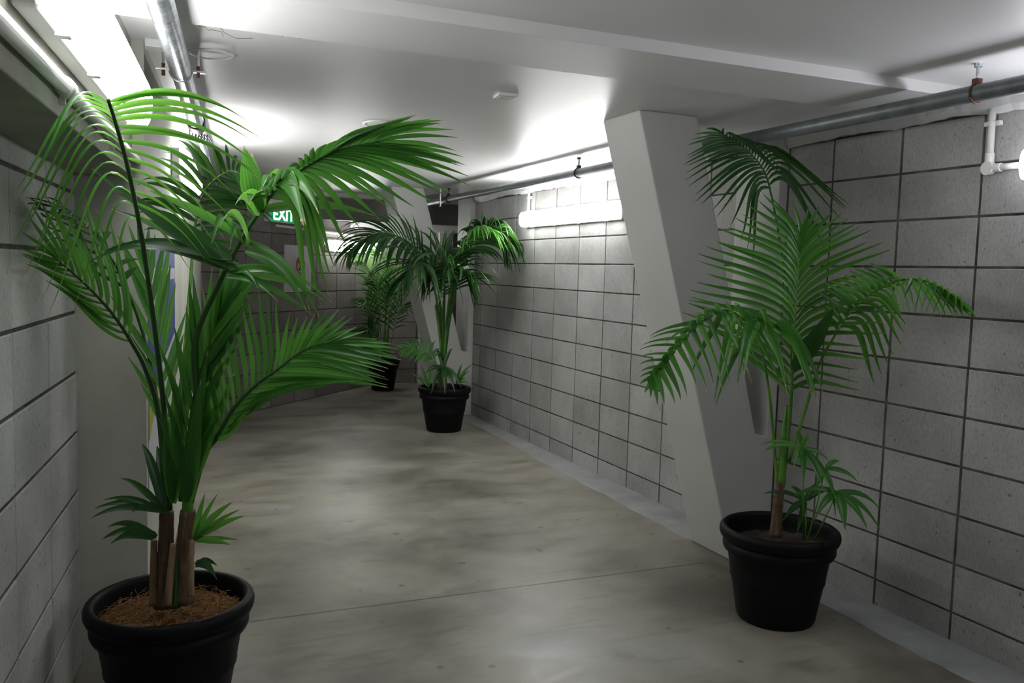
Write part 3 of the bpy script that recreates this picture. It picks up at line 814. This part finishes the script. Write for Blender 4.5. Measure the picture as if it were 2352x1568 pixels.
def blades(parent, base, tips, wd, arch=.15, seed=1, m=None, name='young_leaf', seg=10, lift=.25, shade=None, spread=0.):
    """separate blades from one point (or a short run) of a stem towards given tips: (px, py, distance, width factor, arch)"""
    rnd = random.Random(seed); vs, fs, cols = [], [], []; b = at(*base)
    for tp in tips:
        e = at(*tp[:3]); d = e - b; wq = wd * (tp[3] if len(tp) > 3 else 1); ar = tp[4] if len(tp) > 4 else arch
        bb = b + V((rnd.uniform(-1, 1), rnd.uniform(-1, 1), rnd.uniform(-1, 1))) * spread
        nn = (V((0, 0, .5)) - F + V((rnd.uniform(-.3, .3), 0, rnd.uniform(-.2, .3)))).normalized()
        arcleaf(vs, fs, cols, bb, e, d.normalized(), nn, wq, ar, rnd, seg, shade)
    return leaf_mesh(name, vs, fs, cols, m or M_LEAF, parent)


def trunk(parent, pts, rs, m=None, name='trunk', rings=False):
    C = bez([at(*p) for p in pts], 16); K = len(C) - 1
    rr = []
    for k in range(K + 1):
        u = k / K * (len(rs) - 1); i = min(int(u), len(rs) - 2); r = rs[i] + (rs[i + 1] - rs[i]) * (u - i); rr.append(r * (1.06 if rings and k % 2 else 1))
    mb = MB(); mb.tube(C, rr, 14); return mb.build(name, m or M_TRUNK, parent, smooth=True)


# ================= front left palm
PL = thing('potted_palm', (.075, 2.87, 0), 'big front left palm in a black pot filled with coir, fronds reaching the ceiling lamp', 'potted plant', 'kentia palms in black pots along the passage')
pot(PL, (.075, 2.87), .51, .40, .345, True)
trunk(PL, [(374, 1395, 2.70), (380, 1290, 2.70), (383, 1175, 2.68)], [.028, .024, .021], rings=True)
trunk(PL, [(420, 1385, 2.68), (424, 1280, 2.68), (432, 1172, 2.66)], [.032, .028, .023], rings=True)
trunk(PL, [(352, 1390, 2.68), (354, 1240, 2.68)], [.013, .010], M_STUB, 'cut_sheath')
trunk(PL, [(385, 1390, 2.62), (398, 1248, 2.62)], [.012, .009], M_STUB, 'cut_sheath')
trunk(PL, [(438, 1370, 2.62), (440, 1240, 2.63)], [.010, .008], M_STUB, 'cut_sheath')
trunk(PL, [(402, 1395, 2.66), (402, 1260, 2.66)], [.016, .012], M_STEMD, 'green_sheath')
trunk(PL, [(380, 1200, 2.68), (385, 1080, 2.68), (390, 960, 2.66)], [.017, .014, .009], M_STEM, 'leaf_sheath')
trunk(PL, [(430, 1195, 2.66), (436, 1090, 2.65), (450, 1000, 2.64)], [.018, .016, .010], M_STEM, 'leaf_sheath')

# tall lit frond in front of the lamp
frondt(PL, [(390, 1170, 2.66), (378, 960, 2.60), (356, 760, 2.42), (328, 560, 2.16), (297, 400, 1.88), (268, 290, 1.72), (248, 228, 1.65)], 15,
       [(250, 660, 2.0), (174, 702, 1.85), (112, 727, 1.75), (62, 640, 1.66), (35, 645, 1.6), (18, 600, 1.55), (-5, 500, 1.5), (20, 465, 1.46), (60, 440, 1.44), (97, 402, 1.44)],
       [(430, 640, 2.0), (470, 600, 1.92), (487, 580, 1.85), (520, 570, 1.80), (560, 520, 1.76), (598, 440, 1.68), (602, 395, 1.64), (608, 340, 1.62), (612, 300, 1.60), (582, 268, 1.60)],
       .018, t0=.55, a0=76, a1=58, arch=(.10, .19), lift=.0, seed=3, r0=.009, r1=.0032, ms=M_STEMD, shade=.75, seg=16, taper=.25, end=False)
# long frond arching to the right
frondt(PL, [(430, 1175, 2.66), (455, 960, 2.60), (448, 790, 2.54), (498, 662, 2.44), (553, 553, 2.35), (598, 483, 2.30), (642, 423, 2.27), (697, 386, 2.25), (747, 358, 2.24), (797, 339, 2.24), (871, 324, 2.25)], 22,
       [(560, 470, 2.15), (600, 440, 2.1), (640, 410, 2.1), (690, 360, 2.12), (745, 330, 2.15), (840, 292, 2.2), (931, 269, 2.25), (968, 266, 2.3), (1020, 285, 2.3), (1046, 300, 2.3)],
       [(700, 715, 2.35), (758, 700, 2.4), (780, 600, 2.3), (857, 495, 2.3), (951, 485, 2.3), (1036, 470, 2.3), (1068, 430, 2.3), (1080, 400, 2.35), (1085, 371, 2.35), (1062, 332, 2.35)],
       .020, t0=.54, a0=42, a1=16, arch=(.06, .07), roll=.35, lift=.12, seed=8, r0=.011, r1=.0022, ms=M_STEMD, shade=.4, seg=12)
# broad leaflets at the shoulder of that frond
blades(PL, (532, 610, 2.38), [(212, 388, 2.2, 1.2, .0), (262, 440, 2.25, 1.1, .03), (190, 610, 2.3, .9, .28), (255, 480, 2.3, 1.0, .06), (215, 590, 2.4, .8, .22), (305, 560, 2.3, 1.3, .05)], .030, .1, 4, name='shoulder_leaf', shade=.2, m=M_LEAFD, spread=.02)
blades(PL, (530, 625, 2.40), [(715, 722, 2.4, 1.0, .10), (745, 690, 2.5, .8, .16), (768, 700, 2.45, .7, .25), (660, 640, 2.3, .9, .15), (640, 695, 2.3, .6, .2), (592, 660, 2.3, .6, .2)], .026, .12, 14, name='shoulder_leaf', shade=.35, spread=.015)
blades(PL, (558, 560, 2.34), [(330, 432, 2.2, 1.2, .04), (486, 560, 2.1, 1.0, .45), (528, 575, 2.1, 1.0, .45), (735, 730, 2.35, 1.1, .28), (705, 715, 2.3, 1.2, .32), (505, 520, 2.1, 1.0, .4)], .026, .25, 5, name='shoulder_leaf', shade=.5, spread=.02)
blades(PL, (592, 492, 2.30), [(560, 334, 2.25, 1.9, .02), (578, 350, 2.3, 1.7, .02), (540, 470, 2.1, 1.3, .35), (572, 470, 2.1, 1.3, .3), (860, 495, 2.35, .9, .12)], .034, .1, 6, name='shoulder_leaf', shade=.6, spread=.012)
blades(PL, (640, 425, 2.27), [(698, 520, 2.1, 1.7, .42), (733, 492, 2.08, 1.5, .42), (625, 400, 2.2, 1.3, .3), (600, 440, 2.15, 1.2, .4), (703, 518, 2.15, 1.2, .35)], .032, .4, 7, name='shoulder_leaf', shade=.85, spread=.012)
# lower right frond
frondt(PL, [(435, 1165, 2.66), (469, 1047, 2.62), (498, 1005, 2.60), (536, 939, 2.56), (587, 885, 2.52), (635, 850, 2.48), (683, 814, 2.45), (724, 794, 2.42), (772, 787, 2.40)], 24,
       [(420, 720, 2.7), (450, 660, 2.65), (495, 665, 2.6), (552, 655, 2.55), (596, 645, 2.5), (673, 722, 2.45), (727, 722, 2.42), (788, 716, 2.40), (829, 748, 2.38), (912, 787, 2.36)],
       [(560, 950, 2.4), (630, 905, 2.35), (720, 885, 2.3), (820, 885, 2.3), (890, 893, 2.3), (885, 878, 2.3), (899, 856, 2.32), (902, 840, 2.34), (912, 818, 2.36), (911, 795, 2.36)],
       .022, t0=.22, a0=45, a1=16, arch=(.0, .05), roll=-.25, lift=.1, seed=12, r0=.010, r1=.0022, ms=M_STEMD, shade=.4, seg=10)
# left leaning frond
frondt(PL, [(380, 1160, 2.68), (366, 960, 2.66), (335, 850, 2.58), (299, 781, 2.50), (262, 725, 2.42), (215, 672, 2.32), (165, 625, 2.22), (120, 588, 2.15)], 13,
       [(150, 660, 2.3), (110, 640, 2.2), (75, 612, 2.15), (60, 600, 2.1), (50, 580, 2.05), (48, 565, 2.05)],
       [(260, 520, 2.5), (235, 470, 2.45), (200, 452, 2.4), (150, 455, 2.3), (115, 440, 2.2), (80, 435, 2.15), (62, 480, 2.1), (45, 555, 2.05)],
       .015, t0=.42, a0=38, a1=16, arch=(.02, .02), roll=.3, lift=.12, seed=15, r0=.010, r1=.002, ms=M_STEMD, shade=.5)
# upright young fronds in the middle
frond(PL, [(392, 1150, 2.70), (385, 1000, 2.74), (372, 860, 2.78), (352, 720, 2.8), (330, 600, 2.8)], 9, .30, .021, t0=.26, a0=26, a1=10, droop=.03, roll=.5, lift=.05, left=1, right=1, seed=21, r0=.008, ms=M_STEM, shade=.55)
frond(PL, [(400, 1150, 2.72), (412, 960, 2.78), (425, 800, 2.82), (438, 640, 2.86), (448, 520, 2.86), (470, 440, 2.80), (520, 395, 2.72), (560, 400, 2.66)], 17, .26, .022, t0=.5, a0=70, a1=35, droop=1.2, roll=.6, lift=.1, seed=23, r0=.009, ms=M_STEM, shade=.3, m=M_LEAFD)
frond(PL, [(415, 1150, 2.62), (430, 1030, 2.60), (448, 900, 2.58), (480, 790, 2.56), (515, 700, 2.56)], 12, .33, .024, t0=.12, a0=24, a1=10, droop=.05, roll=.2, lift=.1, left=.9, right=1, seed=27, r0=.008, ms=M_STEMD, shade=.25)
# back left shaded frond
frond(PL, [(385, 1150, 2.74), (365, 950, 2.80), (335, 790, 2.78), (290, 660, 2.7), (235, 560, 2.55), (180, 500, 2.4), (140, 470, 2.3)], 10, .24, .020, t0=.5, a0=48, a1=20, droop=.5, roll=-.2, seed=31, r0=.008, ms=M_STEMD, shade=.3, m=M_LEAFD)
# broad young blades wrapping the stems
blades(PL, (398, 1150, 2.64), [(402, 850, 2.6, 1.1), (436, 720, 2.62, 1.1), (455, 700, 2.6, 1.1), (418, 900, 2.55, 1.2), (378, 930, 2.58, 1.1)], .031, .0, 35, name='stem_leaf', shade=.6, spread=.008)
blades(PL, (432, 1150, 2.62), [(500, 740, 2.58, 1.2), (478, 800, 2.55, 1.4), (520, 780, 2.56, 1.1), (462, 870, 2.52, 1.5), (540, 850, 2.55, 1.0)], .032, .0, 36, name='stem_leaf', shade=.5, spread=.008)
# basal tufts
blades(PL, (378, 1175, 2.62), [(205, 1192, 2.5, .8), (212, 1170, 2.55, .7), (240, 1160, 2.6, .8), (232, 1150, 2.5, .6), (275, 1098, 2.6, .8), (300, 1178, 2.45, .9), (325, 1018, 2.7, 1.1), (360, 1022, 2.75, .9)], .028, .22, 41, M_LEAFD, 'basal_leaf', shade=.3)
blades(PL, (360, 1232, 2.58), [(232, 1240, 2.5, .9), (252, 1250, 2.45, 1.1), (245, 1212, 2.6, .7)], .031, .28, 42, M_LEAFD, 'basal_leaf', shade=.3)
blades(PL, (445, 1238, 2.60), [(472, 1130, 2.6, .7), (502, 1130, 2.6, .6), (538, 1150, 2.5, 1.0), (555, 1168, 2.55, .6), (566, 1183, 2.5, .8), (532, 1252, 2.5, .8), (552, 1240, 2.6, .5)], .027, .06, 43, name='basal_leaf', shade=.5)
blades(PL, (450, 1298, 2.55), [(500, 1300, 2.5, .7), (498, 1330, 2.45, 1), (470, 1290, 2.6, .6)], .028, .3, 44, M_LEAFD, 'basal_leaf', shade=.2)

# ================= right palm
PR = thing('potted_palm', (2.5, 2.87, 0), 'palm in a black pot at right, in front of the nearer slanted column', 'potted plant', 'kentia palms in black pots along the passage')
pot(PR, (2.5, 2.87), .50, .40, .325)
D0 = 3.63
trunk(PR, [(1782, 1232, D0), (1786, 1170, D0), (1793, 1105, D0)], [.026, .021, .017], rings=True)
trunk(PR, [(1793, 1115, D0), (1800, 1010, D0), (1808, 930, D0)], [.017, .014, .008], M_STEM, 'leaf_sheath')
# left drooping frond
frondt(PR, [(1786, 1120, D0), (1776, 1000, D0), (1766, 895, D0 - .05), (1745, 790, D0 - .12), (1710, 735, D0 - .25), (1665, 712, D0 - .38), (1612, 735, D0 - .48), (1562, 790, D0 - .55), (1525, 838, D0 - .58), (1503, 868, D0 - .6)], 16,
       [(1690, 850, D0 - .1), (1655, 885, D0 - .2), (1640, 930, D0 - .3), (1520, 790, D0 - .4), (1480, 785, D0 - .5), (1472, 805, D0 - .55), (1466, 840, D0 - .6), (1464, 870, D0 - .6), (1470, 900, D0 - .62)],
       [(1850, 930, D0 - .25), (1812, 905, D0 - .35), (1755, 880, D0 - .45), (1692, 900, D0 - .55), (1650, 905, D0 - .6), (1617, 895, D0 - .65), (1576, 915, D0 - .68), (1550, 935, D0 - .7), (1515, 937, D0 - .7), (1488, 905, D0 - .68)],
       .032, t0=.40, a0=55, a1=22, arch=(.15, .17), roll=.7, lift=.1, seed=51, r0=.0075, ms=M_STEM, shade=.5, seg=12)
# front upright frond, V of leaflets
frondt(PR, [(1800, 1110, D0), (1812, 960, D0 - .02), (1822, 830, D0 - .06), (1827, 720, D0 - .1), (1833, 620, D0 - .13), (1838, 542, D0 - .15)], 24,
       [(1660, 790, D0), (1570, 710, D0 - .02), (1556, 686, D0 - .05), (1561, 660, D0 - .08), (1590, 598, D0 - .1), (1612, 558, D0 - .12), (1640, 525, D0 - .14), (1690, 485, D0 - .15), (1740, 450, D0 - .15), (1785, 438, D0 - .15)],
       [(1985, 900, D0 - .3), (2000, 850, D0 - .3), (2010, 770, D0 - .3), (2095, 690, D0 - .32), (2080, 625, D0 - .3), (2035, 555, D0 - .28), (1998, 516, D0 - .25), (1962, 490, D0 - .22), (1900, 478, D0 - .2), (1850, 470, D0 - .15)],
       .024, t0=.28, a0=45, a1=14, arch=(.05, .06), roll=0.1, lift=.05, seed=53, r0=.008, ms=M_STEM, shade=.6, seg=10)
# tall back frond
frondt(PR, [(1800, 1110, D0 + .02), (1818, 900, D0 + .05), (1812, 700, D0 + .06), (1790, 545, D0 + .02), (1768, 432, D0 - .04), (1752, 388, D0 - .08), (1727, 356, D0 - .12), (1695, 329, D0 - .16), (1658, 306, D0 - .2)], 19,
       [(1720, 600, D0), (1694, 560, D0), (1640, 500, D0 - .02), (1600, 480, D0 - .05), (1582, 442, D0 - .1), (1572, 405, D0 - .15), (1570, 380, D0 - .2), (1572, 358, D0 - .22), (1583, 322, D0 - .25), (1600, 300, D0 - .26)],
       [(1900, 600, D0 - .1), (1925, 560, D0 - .12), (1965, 500, D0 - .15), (1950, 478, D0 - .18), (1918, 465, D0 - .2), (1885, 428, D0 - .25), (1830, 425, D0 - .3), (1785, 400, D0 - .3), (1735, 350, D0 - .3), (1640, 288, D0 - .3)],
       .0185, t0=.50, a0=58, a1=18, arch=(.08, .13), roll=-.15, lift=.1, seed=55, r0=.007, ms=M_STEMD, shade=.2, m=M_LEAFD, seg=12)
# right arching frond
frondt(PR, [(1812, 1060, D0 - .02), (1850, 940, D0 - .06), (1882, 836, D0 - .1), (1911, 781, D0 - .15), (1945, 726, D0 - .2), (1983, 688, D0 - .26), (2021, 663, D0 - .33), (2063, 644, D0 - .4), (2113, 642, D0 - .47), (2164, 663, D0 - .53), (2205, 692, D0 - .57)], 22,
       [(1890, 720, D0 - .1), (1872, 660, D0 - .15), (1905, 640, D0 - .2), (1935, 622, D0 - .25), (1975, 612, D0 - .3), (2020, 612, D0 - .35), (2092, 722, D0 - .55), (2130, 725, D0 - .6), (2180, 728, D0 - .62), (2238, 728, D0 - .62)],
       [(2000, 895, D0 - .1), (2045, 850, D0 - .15), (2085, 790, D0 - .2), (2075, 735, D0 - .3), (2072, 725, D0 - .4), (2100, 715, D0 - .45), (2150, 722, D0 - .5), (2185, 728, D0 - .55), (2215, 728, D0 - .6), (2248, 730, D0 - .64)],
       .025, t0=.34, a0=52, a1=20, arch=(.06, .13), roll=.5, lift=.2, seed=57, r0=.0078, ms=M_STEM, shade=.5, seg=11)
# leaflets hanging at the front of the crown
blades(PR, (1735, 735, D0 - .22), [(1808, 905, D0 - .45, 1.1, .35), (1760, 760, D0 - .5, .8, .4), (1690, 898, D0 - .55, 1.3, .4), (1706, 880, D0 - .5, 1.2, .4), (1640, 940, D0 - .3, .7, .15)], .034, .35, 61, name='hanging_leaf', shade=.6, spread=.015)
blades(PR, (1778, 745, D0 - .15), [(1866, 915, D0 - .4, 1.4, .32), (1890, 900, D0 - .35, 1.3, .30), (1880, 935, D0 - .42, 1.1, .3), (1850, 870, D0 - .42, 1, .3)], .036, .3, 62, name='hanging_leaf', shade=.65, spread=.012)
blades(PR, (1822, 850, D0 - .1), [(1920, 700, D0 - .2, 1.9, .0)], .04, .0, 64, M_LEAFD, name='broad_leaf', shade=.5)
# seedlings in the pot
def seedling(parent, base, top, tips, seed, wd=.030, droop=1.2, m=None):
    mb = MB(); mb.tube([at(*base), (at(*base) + at(*top)) / 2 + V((.004, 0, 0)), at(*top)], [.004, .0032, .0025], 6); s_ = mb.build('seedling_stem', M_STEM, parent, smooth=True)
    rnd = random.Random(seed); vs, fs, cols = [], [], []; b = at(*top)
    for tp in tips:
        e_ = at(*tp[:3]); d = e_ - b
        arcleaf(vs, fs, cols, b, e_, d.normalized(), (V((rnd.uniform(-.3, .3), 0, .7)) - F).normalized(), wd * (tp[3] if len(tp) > 3 else 1), droop * .2, rnd, 10, .55)
    leaf_mesh('leaflets', vs, fs, cols, m or M_LEAF, s_)
DS = 3.5
seedling(PR, (1845, 1240, DS + .1), (1842, 1030, DS), [(1752, 1038, DS - .05, .9), (1740, 1025, DS + .1, .7), (1822, 1075, DS - .1, 1), (1845, 1115, DS - .15, 1.1), (1890, 1120, DS - .1, 1.2), (1922, 1150, DS - .05, 1.1), (1860, 1000, DS, 1), (1830, 990, DS + .1, .8), (1905, 1060, DS, .8)], 71, .026)
seedling(PR, (1855, 1240, DS + .05), (1895, 1075, DS + .05), [(1972, 1108, DS, .8), (1920, 1190, DS - .05, .8), (1872, 1130, DS, .9), (1930, 1060, DS + .1, .7)], 72, .028)
seedling(PR, (1870, 1240, DS + .05), (1922, 1130, DS), [(1942, 1222, DS - .1, 1.5), (1994, 1218, DS - .05, 1.1), (2026, 1224, DS, .9), (2024, 1172, DS + .05, .9), (1820, 1142, DS, .9), (1870, 1195, DS - .1, 1.1), (1955, 1180, DS + .15, 1)], 73, .029)
seedling(PR, (1850, 1240, DS + .15), (1850, 1150, DS + .15), [(1798, 1195, DS + .1, 1), (1900, 1130, DS + .2, .8), (1815, 1115, DS + .2, .8), (1830, 1230, DS + .05, .9), (1880, 1110, DS + .2, .9), (1750, 1135, DS + .1, .7)], 74, .030, 1.0, M_LEAFD)

# ================= middle palm
PM = thing('potted_palm', (2.5, 7.35, 0), 'dark drooping palm in a black pot in front of the farther slanted column', 'potted plant', 'kentia palms in black pots along the passage')
pot(PM, (2.5, 7.35), .48, .40, .345)
DM = 7.72
trunk(PM, [(1016, 892, DM), (1017, 860, DM), (1018, 826, DM)], [.045, .036, .026])
for k, (x, y) in enumerate(((1000, 700), (1018, 690), (1030, 700))):
    trunk(PM, [(1018, 835, DM), ((1018 + x) / 2, 760, DM), (x, y, DM)], [.016, .012, .009], M_STEM, 'petiole')
GM = dict(m=M_LEAFD, ms=M_STEMD, seg=8)
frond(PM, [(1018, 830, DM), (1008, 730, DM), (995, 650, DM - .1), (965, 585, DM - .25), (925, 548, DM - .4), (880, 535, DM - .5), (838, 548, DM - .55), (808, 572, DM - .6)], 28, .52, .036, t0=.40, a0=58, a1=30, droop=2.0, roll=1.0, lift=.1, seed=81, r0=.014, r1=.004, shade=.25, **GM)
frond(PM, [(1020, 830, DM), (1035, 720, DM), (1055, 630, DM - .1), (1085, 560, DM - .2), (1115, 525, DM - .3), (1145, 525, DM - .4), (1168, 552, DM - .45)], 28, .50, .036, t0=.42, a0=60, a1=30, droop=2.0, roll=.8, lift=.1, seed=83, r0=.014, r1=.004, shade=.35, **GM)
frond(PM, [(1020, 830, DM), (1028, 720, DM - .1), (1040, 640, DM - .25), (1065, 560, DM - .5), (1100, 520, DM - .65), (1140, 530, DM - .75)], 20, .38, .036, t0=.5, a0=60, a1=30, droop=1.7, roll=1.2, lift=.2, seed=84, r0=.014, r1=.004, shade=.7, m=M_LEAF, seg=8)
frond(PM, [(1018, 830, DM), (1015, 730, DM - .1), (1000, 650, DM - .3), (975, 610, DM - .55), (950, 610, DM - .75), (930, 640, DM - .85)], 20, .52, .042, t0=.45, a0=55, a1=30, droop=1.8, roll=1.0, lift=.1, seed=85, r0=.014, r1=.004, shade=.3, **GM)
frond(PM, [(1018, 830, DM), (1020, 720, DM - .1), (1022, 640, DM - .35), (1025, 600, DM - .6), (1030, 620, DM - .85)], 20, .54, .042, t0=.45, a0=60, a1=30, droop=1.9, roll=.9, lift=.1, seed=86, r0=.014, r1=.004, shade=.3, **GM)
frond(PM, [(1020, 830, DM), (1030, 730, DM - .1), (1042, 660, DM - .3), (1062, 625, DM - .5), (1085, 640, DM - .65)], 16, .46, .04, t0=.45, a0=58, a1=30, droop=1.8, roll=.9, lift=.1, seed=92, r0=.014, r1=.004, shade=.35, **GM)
frond(PM, [(1018, 830, DM + .05), (1012, 720, DM + .1), (1005, 640, DM + .1), (1010, 600, DM + .15), (1035, 570, DM + .2)], 12, .34, .04, t0=.5, a0=60, a1=30, droop=1.6, roll=.3, lift=.1, seed=87, r0=.012, r1=.004, shade=.15, **GM)
frond(PM, [(1010, 885, DM - .1), (1002, 840, DM - .1), (985, 812, DM - .1), (955, 800, DM - .1), (925, 800, DM - .1)], 12, .16, .026, t0=.35, a0=70, a1=30, droop=1.6, roll=.5, seed=88, r0=.006, r1=.002, shade=.6, m=M_LEAF, seg=6)
blades(PM, (1018, 845, DM - .08), [(990, 905, DM - .2), (1045, 900, DM - .2), (975, 860, DM - .2), (1060, 890, DM - .15), (1000, 800, DM, .7), (1040, 800, DM, .7), (1022, 905, DM - .25)], .05, .3, 89, M_LEAFD, 'basal_leaf', shade=.2)
blades(PM, (1048, 880, DM - .1), [(1085, 838, DM - .1, .6), (1080, 852, DM - .1, .6), (1078, 880, DM - .1, .6), (1062, 835, DM - .1, .6), (1070, 870, DM, .6)], .04, .2, 90, M_LEAF, 'basal_leaf', shade=.5)
blades(PM, (985, 890, DM - .1), [(958, 860, DM - .1, .6), (965, 838, DM - .1, .6), (940, 856, DM - .1, .5), (990, 840, DM - .1, .6)], .04, .15, 91, M_LEAF, 'basal_leaf', shade=.5)

# ================= far palm
FX, FY = 2.62, 9.98
PF = thing('potted_palm', (FX, FY, 0), 'slim bushy palm in a black pot at the far end below the far lamp', 'potted plant', 'kentia palms in black pots along the passage')
pot(PF, (FX, FY), .40, .36, .31)
DF = (V((FX, FY, .4)) - CAM).dot(F)
for k, (bx, pts) in enumerate([
    (880, [(872, 740), (860, 660), (842, 610), (822, 596)]), (884, [(884, 720), (886, 640), (880, 590), (862, 570)]),
    (888, [(896, 720), (905, 650), (918, 610), (935, 600)]), (876, [(864, 760), (850, 710), (842, 690), (836, 700)]),
    (882, [(880, 760), (872, 700), (868, 660), (850, 640)]), (890, [(902, 770), (915, 720), (925, 700), (932, 712)]),
    (885, [(890, 760), (895, 690), (900, 660), (890, 620)]), (880, [(870, 790), (856, 765), (848, 755), (842, 765)])]):
    frond(PF, [(bx, 822, DF)] + [(x, y, DF - .12 - .1 * (i == 3)) for i, (x, y) in enumerate(pts)], 16, .28, .020, t0=.3, a0=58, a1=28, droop=.7, roll=.5 * (-1) ** k, seed=100 + k, r0=.008, r1=.003, shade=.5, m=M_LEAF if k < 3 else M_LEAFD, seg=6)
